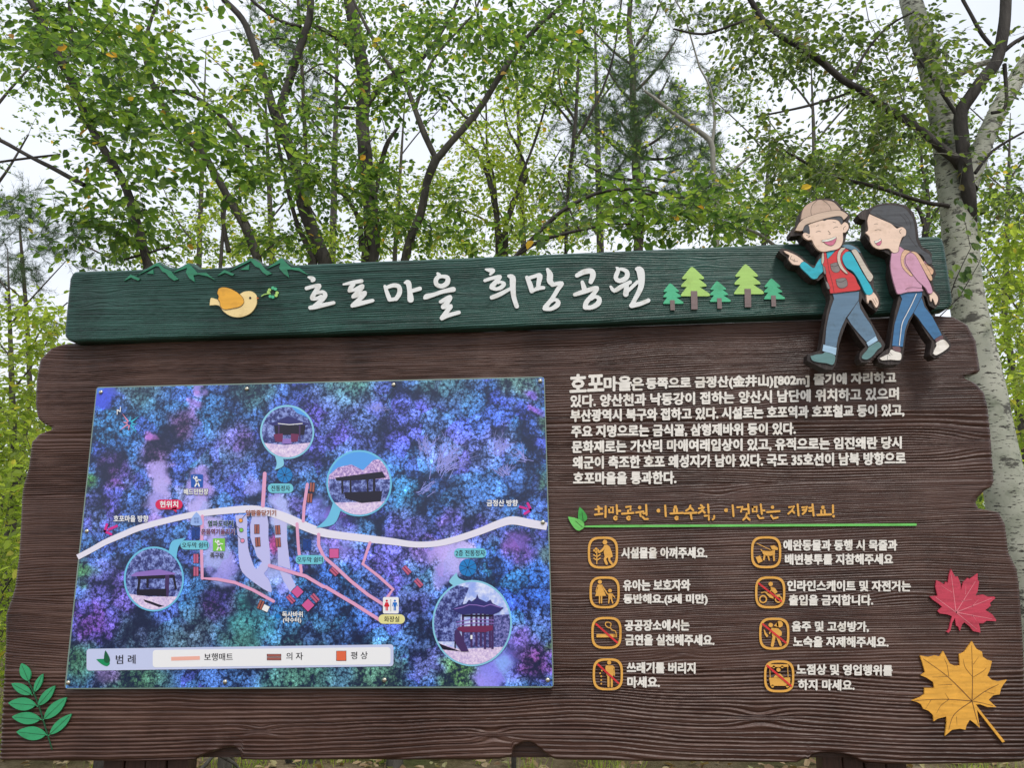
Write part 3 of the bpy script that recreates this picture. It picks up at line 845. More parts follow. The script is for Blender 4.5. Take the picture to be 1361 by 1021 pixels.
a.poly(ZM([(380, 450), (390, 470), (400, 485), (425, 498), (428, 520), (448, 534), (470, 540), (460, 580), (448, 605), (470, 625), (500, 632), (537, 625), (520, 648), (510, 665), (505, 690), (475, 695), (455, 715), (472, 732), (490, 748), (450, 748), (415, 735), (397, 736), (430, 780), (528, 903), (517, 908), (425, 790), (402, 760),
           (408, 800), (415, 842), (390, 820), (370, 805), (355, 830), (350, 850), (325, 845), (290, 850), (258, 878), (265, 825), (264, 790), (225, 800), (207, 812), (205, 785), (185, 765), (160, 755), (150, 735), (130, 724), (108, 718), (145, 705), (165, 690), (165, 662), (210, 662), (205, 635), (175, 615),
           (150, 605), (168, 590), (160, 560), (145, 515), (185, 522), (215, 515), (235, 520), (250, 495), (265, 525), (280, 552), (304, 562), (325, 560), (322, 510), (345, 500)]), P_MYEL, thick=.006)
for v in ([(380, 720, 4), (382, 610, 3), (378, 470, 2)], [(380, 720, 4), (270, 610, 3), (160, 530, 2)], [(380, 720, 4), (250, 712, 3), (120, 718, 2)], [(380, 720, 4), (300, 780, 3), (275, 850, 2)], [(380, 720, 4), (395, 780, 3), (410, 830, 2)], [(380, 720, 3), (430, 730, 2), (475, 742, 2)], [(385, 715, 3), (440, 675, 3), (500, 645, 2)],
          [(384, 612, 2), (350, 570, 2), (340, 530, 1)], [(386, 612, 2), (430, 585, 2), (445, 570, 1)], [(275, 610, 2), (268, 560, 2), (255, 530, 1)], [(270, 610, 2), (200, 612, 1)], [(290, 645, 2), (225, 648, 1)], [(275, 712, 2), (258, 685, 1)], [(275, 714, 2), (240, 740, 2), (220, 775, 1)], [(310, 790, 2), (312, 830, 1)], [(195, 716, 2), (170, 755, 1)], [(385, 555, 2), (410, 520, 1)], [(440, 678, 2), (480, 688, 1)]):
    a.stroke(ZM(v), P_VEIN, lift=.0005, cap=False)
a.build('maple_leaf_emblem', sign, 'yellow maple leaf cutout')
ZL = zf(0, 860, 4.003)
a = Art(.003)
a.stroke(ZL([(148, 178, 5), (200, 300, 6), (240, 430, 6), (276, 548, 4)]), P_SPRIGD, thick=.003)
sp = a.build('sprig_emblem', sign)
for b, t, wd in (((152, 183), (112, 90), 54), ((165, 254), (60, 196), 48), ((182, 242), (226, 145), 34), ((188, 312), (43, 300), 66), ((203, 314), (292, 208), 46), ((213, 388), (62, 374), 62), ((234, 386), (354, 270), 58), ((243, 470), (86, 454), 70), ((264, 468), (380, 358), 48)):
    a = Art(.005)
    a.lens(ZL([b])[0], ZL([t])[0], wd / 4.003 * 1.03, P_SPRIG, thick=.005, fat=.9)
    m1 = tuple(b[i] + (t[i] - b[i]) * .9 for i in (0, 1))
    a.stroke(ZL([(*b, 3), (*m1, 2)]), P_SPRIGD, lift=.0004, cap=False)
    st = tuple(b[i] - (t[i] - b[i]) / math.dist(b, t) * 10 for i in (0, 1))
    a.stroke(ZL([(*b, 4), (*st, 4)]), P_SPRIG, lift=.0001, cap=False)
    a.build('leaflet', sp)

# ------------------------------------------------------------------ two hiker cutouts
HO = .092
ZZ4, H2, H3, H4 = zf(1000, 240, 3.927), zf(1030, 250, 6.806), zf(1130, 260, 7.293), zf(1050, 380, 5.917)
SKIN = paint('skin_paint', (236, 206, 184), rough=.5, var=.05)
CY = paint('cyan_sleeve_paint', (28, 176, 196), rough=.45, var=.06)
VR = paint('red_vest_paint', (208, 46, 48), rough=.45, var=.08)
GRY = paint('grey_pocket_paint', (132, 122, 120), rough=.5)
HATC = paint('hat_tan_paint', (196, 168, 148), rough=.5, var=.07)
HATB = paint('hat_brim_paint', (208, 182, 160), rough=.5, var=.07)
HAIR = paint('dark_hair_paint', (74, 76, 80), rough=.4, var=.25)
BEI = paint('beige_strap_paint', (204, 192, 176), rough=.5)
TAN = paint('tan_pack_paint', (224, 180, 146), rough=.5)
PBL = paint('slate_pack_paint', (92, 132, 152), rough=.5)
TRO = paint('slate_trousers_paint', (94, 124, 148), rough=.5, var=.1)
CUF = paint('pale_blue_cuff_paint', (164, 198, 222), rough=.5)
SHO = paint('teal_shoe_paint', (94, 134, 134), rough=.5, var=.1)
PNK = paint('mauve_sweater_paint', (206, 152, 178), rough=.5, var=.06)
JEA = paint('blue_jeans_paint', (56, 112, 158), rough=.5, var=.1)
ANK = paint('ankle_brown_paint', (112, 80, 84), rough=.5)
SHW = paint('white_shoe_paint', (236, 230, 220), rough=.5)
MOU = paint('mouth_pink_paint', (216, 116, 146), rough=.5)
TEE = paint('cream_teeth_paint', (246, 238, 224), rough=.5)
BOY_BASE = [(195, 268), (215, 245), (238, 225), (244, 190), (252, 160), (290, 120), (340, 95), (400, 92), (440, 108), (468, 142), (498, 170), (512, 186), (502, 212), (512, 240), (492, 278), (484, 318), (474, 335), (520, 332), (556, 352), (578, 400), (610, 460), (634, 500), (632, 552), (664, 606), (668, 650), (648, 684), (618, 662), (590, 636), (572, 612), (566, 640), (600, 700),
            (638, 768), (672, 820), (694, 856), (680, 890), (640, 918), (606, 950), (570, 950), (556, 930), (562, 900), (590, 868), (560, 830), (516, 762), (494, 738), (470, 800), (452, 860), (446, 900), (436, 960), (416, 988), (380, 986), (330, 962), (285, 940), (288, 908), (320, 896), (352, 888), (362, 850), (372, 780), (388, 690), (406, 620), (404, 590),
            (388, 560), (372, 500), (345, 522), (312, 516), (280, 492), (244, 450), (206, 444), (186, 425), (178, 400), (150, 380), (138, 366), (152, 352), (185, 358), (225, 376), (262, 400), (300, 436), (325, 445), (346, 408), (354, 376), (328, 362), (308, 335), (290, 316), (264, 306), (250, 285), (225, 288), (200, 290)]
GIRL_BASE = [(548, 178), (572, 156), (600, 148), (625, 138), (660, 122), (700, 116), (745, 116), (800, 128), (842, 168), (860, 226), (868, 300), (885, 345), (920, 362), (938, 385), (930, 425), (950, 455), (960, 488), (940, 525), (950, 568), (978, 600), (978, 645), (952, 668), (922, 652), (908, 606), (890, 596), (904, 648), (935, 705), (970, 762), (1002, 800), (1030, 838), (1038, 862),
             (1028, 888), (985, 918), (948, 928), (926, 908), (932, 870), (936, 840), (905, 795), (870, 735), (842, 700), (820, 740), (804, 790), (794, 860), (784, 930), (762, 960), (700, 962), (660, 948), (652, 926), (680, 896), (716, 872), (728, 790), (744, 690), (766, 600), (742, 565), (722, 480), (728, 420), (718, 388), (690, 372), (650, 360), (612, 325), (586, 280), (592, 245), (590, 205), (562, 198)]


def hiker(base, parts, lines, label):
    a = Art(HO)
    a.poly(ZZ4(base), M_CHAR, thick=HO - TO - .0015 + .0)
    root = a.build('hiker_figure', sign, label)
    for i, (nm, f, pts, mat) in enumerate(parts):
        a = Art(HO + .0015 + .0003 * i)
        P = f(pts)
        if nm not in ('trousers', 'jeans', 'trouser_cuff', 'collar'): P = densify(P + [P[0]], 3)[:-1]
        a.poly(P, mat, thick=.002 + .0003 * i)
        a.stroke(list(P) + [P[0]], P_DARK, .38, lift=.00012, smooth=False, cap=False)
        for (of, l, wd, m_) in lines.get(i, ()):
            a.stroke([(x, y) for x, y in of(l)], m_, wd, lift=.0003, cap=False)
        a.build(nm, root)
    return root


hiker(BOY_BASE, [
    ('backpack_flap', H2, [(600, 520), (650, 508), (700, 518), (745, 545), (778, 585), (745, 575), (690, 560), (640, 540)], PBL),
    ('backpack', H2, [(690, 565), (735, 555), (800, 660), (845, 735), (886, 790), (882, 820), (855, 845), (800, 760), (740, 650)], BEI),
    ('trousers', H4, [(540, 115), (450, 250), (480, 300), (520, 350), (600, 440), (680, 395), (640, 310), (585, 230), (555, 180)], TRO),
    ('trousers', H4, [(335, 60), (346, 100), (325, 160), (305, 230), (285, 330), (275, 465), (365, 482), (378, 410), (400, 340), (440, 252), (500, 170), (540, 112), (545, 42), (440, 50)], TRO),
    ('trouser_cuff', H4, [(262, 460), (368, 485), (360, 545), (255, 512)], CUF),
    ('trouser_cuff', H4, [(600, 445), (675, 393), (692, 430), (617, 477)], CUF),
    ('shoe', H4, [(160, 552), (210, 538), (258, 533), (278, 520), (352, 545), (352, 598), (332, 622), (290, 610), (240, 604), (180, 590)], SHO),
    ('shoe', H4, [(566, 572), (570, 545), (608, 502), (624, 476), (694, 438), (722, 475), (690, 502), (650, 552), (605, 580)], SHO),
    ('collar', H2, [(465, 578), (500, 572), (558, 548), (520, 600), (475, 640)], CY),
    ('fist', H2, [(75, 565), (105, 568), (140, 582), (190, 605), (240, 640), (262, 668), (236, 695), (170, 692), (138, 668), (122, 638), (130, 608), (100, 590)], SKIN),
    ('sleeve', H2, [(425, 622), (442, 690), (438, 748), (400, 790), (378, 818), (340, 820), (300, 785), (226, 706), (264, 664), (345, 722), (372, 690), (396, 650)], CY),
    ('vest', H2, [(436, 580), (462, 580), (474, 640), (520, 596), (572, 548), (610, 540), (668, 562), (624, 604), (612, 650), (650, 738), (716, 790), (748, 860), (770, 918), (640, 938), (512, 952), (498, 930), (480, 860), (455, 760), (432, 690)], VR),
    ('pocket', H2, [(500, 688), (570, 672), (588, 742), (556, 764), (515, 745)], GRY),
    ('pocket', H2, [(550, 825), (635, 812), (658, 868), (640, 895), (600, 906), (565, 885)], GRY),
    ('pocket', H2, [(432, 702), (452, 715), (462, 775), (442, 765)], GRY),
    ('pocket', H2, [(458, 838), (482, 860), (498, 908), (476, 905)], GRY),
    ('strap', H2, [(600, 538), (640, 540), (600, 586), (592, 650), (620, 720), (658, 765), (645, 775), (590, 722), (564, 650), (570, 580)], BEI),
    ('strap', H2, [(428, 590), (440, 585), (446, 645), (430, 690), (420, 650)], BEI),
    ('hand', H4, [(600, 65), (650, 45), (690, 95), (698, 140), (680, 172), (662, 150), (645, 118), (625, 112), (616, 138), (605, 118)], SKIN),
    ('sleeve', H2, [(640, 578), (682, 576), (725, 640), (790, 760), (888, 930), (828, 962), (765, 840), (706, 755), (650, 722), (616, 665), (612, 615)], CY),
    ('face', H2, [(300, 332), (360, 300), (430, 285), (500, 270), (570, 275), (600, 325), (630, 305), (662, 325), (666, 365), (640, 400), (616, 405), (618, 455), (606, 510), (570, 550), (500, 566), (440, 576), (395, 562), (355, 515), (335, 470), (300, 470), (262, 446), (252, 415), (275, 400), (312, 410)], SKIN),
    ('hair', H2, [(248, 352), (300, 328), (314, 412), (285, 402), (255, 395)], HAIR),
    ('hair', H2, [(430, 285), (478, 268), (540, 252), (602, 245), (616, 290), (602, 328), (580, 296), (540, 280), (475, 280), (450, 292)], HAIR),
    ('mouth', H2, [(425, 472), (480, 466), (550, 440), (552, 476), (532, 510), (500, 520), (465, 506), (440, 488)], MOU),
    ('teeth', H2, [(425, 470), (480, 462), (548, 438), (546, 456), (490, 480), (432, 484)], TEE),
    ('hat_crown', H2, [(235, 285), (244, 220), (268, 168), (320, 130), (385, 106), (450, 106), (520, 120), (560, 152), (594, 202), (500, 205), (400, 225), (320, 250), (275, 270)], HATC),
    ('hat_brim', H2, [(184, 382), (215, 320), (260, 276), (330, 246), (430, 216), (520, 203), (592, 200), (650, 232), (658, 250), (622, 285), (600, 256), (540, 256), (430, 282), (320, 316), (270, 340), (246, 386)], HATB),
], {20: [(H2, [(480, 385), (502, 412), (486, 416)], .6, P_DARK), (H2, [(370, 397), (395, 388), (416, 393)], .5, P_DARK), (H2, [(528, 362), (550, 350), (570, 350)], .5, P_DARK),
         (H2, [(373, 347), (384, 338), (398, 338)], .4, P_DARK), (H2, [(522, 304), (540, 308), (552, 312)], .4, P_DARK), (H2, [(640, 342), (620, 360), (622, 378)], .5, P_DARK), (H2, [(282, 425), (318, 434), (298, 446)], .5, P_DARK)],
    25: [(H2, [(385, 106), (340, 150), (325, 200), (330, 246)], .5, P_DARK), (H2, [(430, 106), (470, 135), (500, 170), (508, 204)], .5, P_DARK)],
    11: [(H2, [(474, 640), (490, 750), (520, 860), (535, 946)], .5, P_DARK)], 9: [(H2, [(150, 612), (140, 640), (165, 650), (175, 668)], .5, P_DARK), (H2, [(175, 640), (180, 660), (208, 662)], .5, P_DARK)],
    12: [(H2, [(503, 700), (540, 708), (578, 690)], .5, P_DARK)], 13: [(H2, [(552, 840), (600, 848), (645, 826)], .5, P_DARK)], 18: [(H4, [(650, 100), (675, 145)], .4, P_DARK), (H4, [(668, 95), (688, 130)], .4, P_DARK)]},
    'cut-out boy in tan hat and red vest, pointing')
hiker(GIRL_BASE, [
    ('far_sleeve', H3, [(700, 640), (722, 632), (750, 645), (772, 668), (740, 672)], PNK),
    ('backpack', H3, [(700, 655), (745, 665), (800, 708), (808, 738), (792, 766), (750, 735)], TAN),
    ('jeans', H4, [(1035, 90), (972, 212), (1010, 255), (1040, 300), (1135, 425), (1195, 385), (1120, 240), (1060, 165)], JEA),
    ('jeans', H4, [(858, 60), (882, 100), (852, 200), (822, 300), (803, 470), (888, 480), (905, 350), (930, 275), (970, 212), (1012, 130), (1038, 80), (1040, 42), (950, 50)], JEA),
    ('ankle', H4, [(806, 476), (866, 480), (868, 525), (835, 515), (808, 498)], ANK),
    ('ankle', H4, [(1140, 418), (1195, 388), (1205, 420), (1155, 445)], ANK),
    ('shoe', H4, [(704, 567), (750, 545), (780, 530), (795, 500), (830, 515), (872, 528), (877, 562), (862, 586), (790, 582), (725, 586)], SHW),
    ('shoe', H4, [(1125, 532), (1135, 500), (1152, 470), (1150, 446), (1205, 420), (1245, 455), (1250, 480), (1205, 518), (1150, 546)], SHW),
    ('hand', H4, [(1095, 55), (1125, 42), (1160, 80), (1164, 118), (1146, 150), (1132, 122), (1120, 98), (1112, 126), (1100, 105)], SKIN),
    ('hair', H3, [(186, 165), (210, 135), (250, 108), (330, 90), (430, 93), (510, 110), (560, 150), (610, 230), (630, 330), (642, 430), (676, 500), (722, 540), (770, 570), (795, 640), (770, 668), (735, 640), (700, 580), (640, 552), (560, 525), (478, 492), (510, 420), (535, 350), (505, 305), (450, 300), (330, 235), (230, 190)], HAIR),
    ('face', H3, [(186, 175), (166, 240), (174, 330), (147, 357), (185, 395), (196, 450), (230, 498), (290, 520), (368, 512), (402, 542), (430, 556), (470, 538), (476, 485), (505, 405), (538, 385), (542, 335), (510, 304), (475, 308), (450, 316), (400, 272), (330, 240), (250, 205)], SKIN),
    ('mouth', H3, [(232, 442), (270, 436), (295, 416), (305, 448), (288, 480), (264, 482), (248, 466)], MOU),
    ('teeth', H3, [(232, 440), (268, 434), (294, 416), (298, 434), (260, 456), (244, 460)], TEE),
    ('sweater', H3, [(402, 552), (430, 558), (470, 540), (476, 492), (520, 518), (560, 530), (640, 560), (680, 700), (700, 800), (696, 895), (702, 925), (560, 935), (468, 955), (440, 905), (405, 780), (390, 670)], PNK),
    ('strap', H3, [(528, 522), (582, 540), (545, 572), (522, 625), (534, 685), (604, 768), (585, 778), (512, 705), (491, 630), (500, 560)], TAN),
    ('backpack_side', H3, [(582, 540), (640, 548), (700, 620), (792, 780), (782, 826), (740, 770), (650, 610)], TAN),
    ('sleeve', H3, [(545, 575), (592, 552), (640, 590), (700, 700), (750, 800), (780, 860), (800, 935), (760, 948), (730, 895), (650, 820), (570, 710), (535, 640)], PNK),
], {3: [(H4, [(995, 60), (960, 140), (918, 222), (884, 292), (870, 380), (860, 470)], .9, SHW), (H4, [(985, 58), (950, 140), (908, 222), (874, 290), (862, 380), (852, 470)], .3, P_DARK)],
    10: [(H3, [(238, 336), (268, 328), (300, 332)], .5, P_DARK), (H3, [(232, 276), (250, 272), (268, 273)], .4, P_DARK), (H3, [(500, 322), (478, 342), (490, 368)], .5, P_DARK)],
    9: [(H3, [(250, 170), (330, 225), (430, 270), (510, 295)], .5, P_DARK), (H3, [(480, 180), (530, 230), (555, 290)], .5, P_DARK), (H3, [(520, 170), (575, 240), (590, 320)], .5, P_DARK), (H3, [(560, 380), (600, 440), (650, 500)], .5, P_DARK)],
    13: [(H3, [(535, 912), (560, 895), (620, 890), (700, 900)], .5, P_DARK)], 6: [(H4, [(770, 535), (790, 550)], .4, P_DARK), (H4, [(785, 525), (805, 545)], .4, P_DARK), (H4, [(768, 545), (766, 580)], .4, P_DARK)]},
    'cut-out girl with long dark hair and mauve sweater')
# ------------------------------------------------------------------ aerial map panel
MO = .016
CT = [(128, 514.5), (724, 500.5), (736, 914), (86, 916.5)]


def bil(s, t):
    """panel parameter (s right, t down) to photo pixel, along straight sides"""
    a = [CT[0][i] + (CT[1][i] - CT[0][i]) * s for i in (0, 1)]
    b = [CT[3][i] + (CT[2][i] - CT[3][i]) * s for i in (0, 1)]
    return (a[0] + (b[0] - a[0]) * t, a[1] + (b[1] - a[1]) * t)


BLOBS = [  # px, py, radius, colour, how clear (0 = tree crowns, 1 = open ground)
    (480, 560, 55, (84, 84, 176), 0), (440, 545, 40, (92, 92, 190), 0), (640, 560, 70, (66, 100, 196), 0), (560, 590, 60, (88, 96, 196), 0), (250, 560, 60, (56, 100, 164), 0), (160, 570, 45, (50, 92, 160), 0),
    (205, 600, 22, (110, 84, 138), .1), (150, 625, 22, (88, 62, 128), .1), (240, 565, 22, (112, 62, 104), .1), (130, 680, 30, (74, 74, 150), 0), (300, 600, 40, (74, 84, 150), 0), (310, 585, 25, (104, 84, 150), .1), (400, 590, 35, (74, 70, 160), 0),
    (150, 790, 45, (86, 74, 150), 0), (125, 830, 30, (110, 70, 160), .2), (100, 880, 30, (52, 92, 62), 0), (105, 760, 18, (58, 104, 62), 0), (112, 640, 14, (52, 100, 56), 0), (180, 905, 50, (62, 104, 64), 0), (140, 900, 16, (130, 110, 170), .5),
    (250, 840, 45, (64, 84, 90), 0), (230, 800, 40, (64, 96, 180), 0), (290, 800, 24, (84, 56, 130), 0), (330, 820, 36, (52, 116, 122), .5), (320, 850, 26, (60, 104, 96), .3), (380, 800, 40, (56, 96, 176), 0), (450, 790, 50, (58, 104, 190), 0), (420, 830, 35, (52, 84, 130), 0),
    (500, 780, 40, (74, 80, 160), 0), (540, 790, 40, (76, 70, 150), 0), (560, 760, 30, (70, 110, 160), 0), (520, 740, 30, (96, 84, 170), .2), (560, 850, 30, (64, 84, 150), 0), (570, 880, 25, (72, 84, 130), 0), (610, 898, 26, (84, 128, 66), 0), (400, 905, 60, (64, 110, 80), 0), (500, 900, 40, (70, 110, 76), 0),
    (690, 790, 50, (44, 88, 180), 0), (660, 760, 40, (56, 110, 186), 0), (700, 840, 40, (80, 100, 170), 0), (710, 880, 26, (130, 74, 150), .2), (665, 880, 34, (122, 112, 220), .8), (690, 850, 18, (140, 110, 210), .7), (650, 900, 22, (150, 140, 232), .9), (672, 884, 10, (130, 160, 236), 1),
    (690, 730, 22, (132, 92, 190), .6), (715, 715, 16, (66, 74, 150), 0), (600, 665, 50, (56, 80, 150), 0), (660, 640, 40, (64, 96, 180), 0), (700, 640, 30, (52, 80, 140), 0), (535, 620, 40, (60, 104, 190), 0), (490, 640, 30, (58, 84, 170), 0), (560, 660, 40, (44, 96, 150), 0), (640, 600, 30, (120, 130, 224), .25), (595, 600, 30, (126, 134, 226), .35), (665, 585, 20, (130, 130, 222), .25),
    (135, 525, 17, (62, 86, 214), 1), (150, 520, 10, (70, 92, 200), .9), (180, 512, 40, (58, 88, 92), 0), (460, 513, 40, (70, 122, 90), 0), (600, 508, 50, (62, 96, 96), 0), (690, 505, 30, (76, 110, 96), 0), (335, 512, 30, (60, 96, 100), 0), (722, 560, 10, (56, 84, 70), 0), (722, 640, 10, (60, 96, 70), 0), (732, 860, 8, (80, 110, 70), 0), (728, 740, 10, (60, 80, 90), 0),
    (262, 515, 7, (160, 130, 210), .9), (258, 535, 7, (150, 120, 205), .8), (252, 550, 8, (140, 110, 180), .6), (199, 578, 6, (170, 110, 200), .8), (705, 520, 7, (120, 90, 200), .6), (712, 545, 6, (130, 100, 210), .6),
    (212, 625, 12, (168, 150, 220), .9), (214, 645, 14, (176, 160, 226), 1), (208, 668, 13, (160, 146, 220), .9), (203, 690, 10, (150, 130, 210), .8), (267, 625, 10, (166, 140, 215), .8), (266, 650, 12, (170, 150, 225), .9), (262, 672, 14, (176, 165, 230), 1), (247, 660, 10, (130, 130, 200), .6),
    (290, 740, 20, (160, 160, 226), 1), (285, 715, 18, (170, 160, 226), .9), (298, 760, 18, (140, 140, 214), .9), (280, 700, 14, (190, 175, 230), 1), (318, 730, 14, (60, 80, 150), 0), (310, 712, 10, (60, 70, 150), 0),
    (335, 650, 12, (120, 120, 206), .7), (372, 665, 14, (164, 166, 232), 1), (374, 690, 14, (176, 176, 236), 1), (395, 670, 12, (96, 86, 160), .3), (425, 675, 16, (110, 110, 210), .6), (440, 690, 14, (110, 104, 200), .6), (365, 760, 20, (160, 160, 232), .9), (380, 775, 14, (140, 140, 226), .8), (360, 745, 14, (98, 92, 150), .3), (366, 725, 8, (180, 70, 140), .5),
    (455, 730, 22, (130, 120, 205), .6), (435, 725, 20, (120, 110, 200), .5), (480, 735, 20, (80, 90, 180), .2), (600, 742, 26, (184, 172, 236), 1), (585, 735, 16, (170, 150, 226), 1), (618, 735, 12, (190, 180, 236), 1), (560, 735, 20, (130, 110, 200), .5), (590, 765, 14, (150, 140, 220), .8), (545, 700, 30, (96, 90, 180), .3), (640, 700, 30, (74, 84, 150), .1),
    (460, 690, 16, (110, 90, 190), .4), (600, 690, 20, (110, 90, 180), .4), (330, 700, 8, (90, 80, 160), .4), (390, 700, 8, (50, 90, 70), 0), (345, 790, 18, (70, 90, 110), .2), (240, 760, 20, (62, 84, 150), 0), (250, 790, 20, (50, 84, 150), 0), (410, 740, 14, (84, 84, 150), .1), (180, 850, 30, (76, 96, 130), 0),
]
GX, GY = 150, 104
V, Q, colr, clr = [], [], [], []
base_c = np.array(srgb(62, 88, 164))
B = np.array([(b[0], b[1], b[2]) for b in BLOBS], float)
BC = np.array([srgb(*b[3]) for b in BLOBS]); BK = np.array([b[4] for b in BLOBS], float)
for j in range(GY + 1):
    for i in range(GX + 1):
        px, py = bil(i / GX, j / GY)
        V.append(loc(px, py, MO))
        jx = px + 7 * (float(vnoise(px / 11, py / 11, 1)) - .5) * 2; jy = py + 7 * (float(vnoise(px / 11, py / 11, 2)) - .5) * 2
        wgt = np.exp(-(((jx - B[:, 0]) ** 2 + (jy - B[:, 1]) ** 2) / (B[:, 2] * .8) ** 2) ** 1.6)
        wgt = wgt * (30 / B[:, 2])
        s = wgt.sum() + .12
        c = ((wgt[:, None] * BC).sum(0) + .12 * base_c) / s
        k = (wgt * BK).sum() / s
        colr.append((*c, 1)); clr.append(k)
for j in range(GY):
    for i in range(GX):
        a_ = j * (GX + 1) + i
        Q.append([a_, a_ + GX + 1, a_ + GX + 2, a_ + 1])
m, nt, p = principled('map_print', rough=.22, spec=.5)
M_MAP = m
ta = N(nt, 'ShaderNodeAttribute', attribute_name='tone')
tcl = N(nt, 'ShaderNodeAttribute', attribute_name='clear')
tc = N(nt, 'ShaderNodeTexCoord')
nzd = N(nt, 'ShaderNodeTexNoise', i_Scale=45.0, i_Detail=4.0)
va = N(nt, 'ShaderNodeVectorMath', operation='SCALE'); va.inputs['Scale'].default_value = .03
vs = N(nt, 'ShaderNodeVectorMath', operation='SUBTRACT'); vs.inputs[1].default_value = (.5, .5, .5)
vad = N(nt, 'ShaderNodeVectorMath', operation='ADD')
nt.links.new(tc.outputs['Object'], nzd.inputs['Vector']); nt.links.new(nzd.outputs['Color'], vs.inputs[0]); nt.links.new(vs.outputs[0], va.inputs[0])
nt.links.new(tc.outputs['Object'], vad.inputs[0]); nt.links.new(va.outputs[0], vad.inputs[1])
v1 = N(nt, 'ShaderNodeTexVoronoi', i_Scale=14.0); v2 = N(nt, 'ShaderNodeTexVoronoi', i_Scale=95.0); v3 = N(nt, 'ShaderNodeTexVoronoi', i_Scale=230.0)
n1 = N(nt, 'ShaderNodeTexNoise', i_Scale=160.0, i_Detail=6.0, i_Roughness=.7)
nb = N(nt, 'ShaderNodeTexNoise', i_Scale=24.0, i_Detail=5.0)
for n_ in (v1, v2, v3, n1, nb): nt.links.new(vad.outputs[0], n_.inputs['Vector'])
def mth(op, a, b_, c=None):
    n_ = N(nt, 'ShaderNodeMath', operation=op)
    for i, x in enumerate((a, b_, c)):
        if x is None: continue
        if isinstance(x, (int, float)): n_.inputs[i].default_value = x
        else: nt.links.new(x, n_.inputs[i])
    return n_.outputs[0]
vb = N(nt, 'ShaderNodeVectorMath', operation='SCALE'); vb.inputs['Scale'].default_value = .010
vbd = N(nt, 'ShaderNodeVectorMath', operation='ADD')
nt.links.new(vs.outputs[0], vb.inputs[0]); nt.links.new(tc.outputs['Object'], vbd.inputs[0]); nt.links.new(vb.outputs[0], vbd.inputs[1])
vf = N(nt, 'ShaderNodeTexVoronoi', i_Scale=33.0); nt.links.new(vad.outputs[0], vf.inputs['Vector'])
for n_ in (v2, v3):
    for l_ in list(n_.inputs['Vector'].links): nt.links.remove(l_)
    nt.links.new(vbd.outputs[0], n_.inputs['Vector'])
sf = N(nt, 'ShaderNodeSeparateColor'); nt.links.new(vf.outputs['Color'], sf.inputs[0])
def dome(d, k, pw, base): return mth('MAXIMUM', mth('SUBTRACT', base, mth('MULTIPLY', mth('POWER', d, pw), k)), .12)
crown = mth('MULTIPLY', mth('MULTIPLY', dome(v1.outputs['Distance'], 1.5, 2.0, 1.22), dome(vf.outputs['Distance'], 1.1, 2.0, 1.15)), mth('ADD', .42, mth('MULTIPLY', sf.outputs[1], 1.15)))
clump = dome(v2.outputs['Distance'], 1.7, 1.5, 1.45)
tiny = dome(v3.outputs['Distance'], 1.5, 1.5, 1.45)
val = mth('MULTIPLY', mth('MULTIPLY', crown, clump), tiny)
val = mth('MULTIPLY', val, mth('ADD', .2, mth('MULTIPLY', n1.outputs['Fac'], 1.6)))
nl_ = N(nt, 'ShaderNodeTexNoise', i_Scale=6.5, i_Detail=3.0); nt.links.new(tc.outputs['Object'], nl_.inputs['Vector'])
val = mth('MULTIPLY', val, mth('MAXIMUM', mth('ADD', -.35, mth('MULTIPLY', nl_.outputs['Fac'], 2.75)), .25))
val = mth('POWER', mth('MAXIMUM', mth('MULTIPLY', val, 1.12), .02), 1.25)
open_v = mth('ADD', .22, mth('MULTIPLY', n1.outputs['Fac'], .45))
cl = mth('MINIMUM', mth('MAXIMUM', mth('MULTIPLY', mth('SUBTRACT', mth('ADD', tcl.outputs['Fac'], mth('MULTIPLY', nb.outputs['Fac'], 1.0)), .70), 1.7), 0.0), 1.0)
mixv = N(nt, 'ShaderNodeMix')
nt.links.new(cl, mixv.inputs['Factor']); nt.links.new(val, mixv.inputs['A']); nt.links.new(open_v, mixv.inputs['B'])
hs = N(nt, 'ShaderNodeHueSaturation', i_Saturation=1.0)
sc_ = N(nt, 'ShaderNodeSeparateColor'); nt.links.new(v1.outputs['Color'], sc_.inputs[0])
nt.links.new(mth('ADD', .472, mth('MULTIPLY', sc_.outputs[0], .04)), hs.inputs['Hue'])
nt.links.new(ta.outputs['Color'], hs.inputs['Color'])
nt.links.new(mth('ADD', .62, mth('MULTIPLY', mixv.outputs['Result'], 1.35)), hs.inputs['Value'])
dk = N(nt, 'ShaderNodeMix', data_type='RGBA')
dk.inputs['A'].default_value = (.006, .014, .055, 1)
nt.links.new(mth('MINIMUM', mth('MULTIPLY', mixv.outputs['Result'], 2.2), 1.0), dk.inputs['Factor'])
nt.links.new(hs.outputs['Color'], dk.inputs['B'])
nt.links.new(dk.outputs['Result'], p.inputs['Base Color'])
p.inputs['Coat Weight'].default_value = .12
p.inputs['Coat Roughness'].default_value = .12

M_ACR = flat('acrylic_edge', (120, 140, 132), rough=.2)
a = Art(MO - .0006)
pts = []
r_ = 5
for (cx, cy), a0 in (((724 - r_, 500.6 + r_), -90), ((736 - r_, 914.5 - r_), 0), ((86 + r_, 916.5 - r_), 90), ((127.6 + r_, 514.3 + r_), 180)):
    for k in range(6):
        a1 = math.radians(a0 + k * 18)
        pts.append((cx + r_ * math.cos(a1), cy + r_ * math.sin(a1)))
a.poly(pts, M_ACR, thick=.006)
panel = a.build('map_panel', sign, 'printed blue aerial map panel')
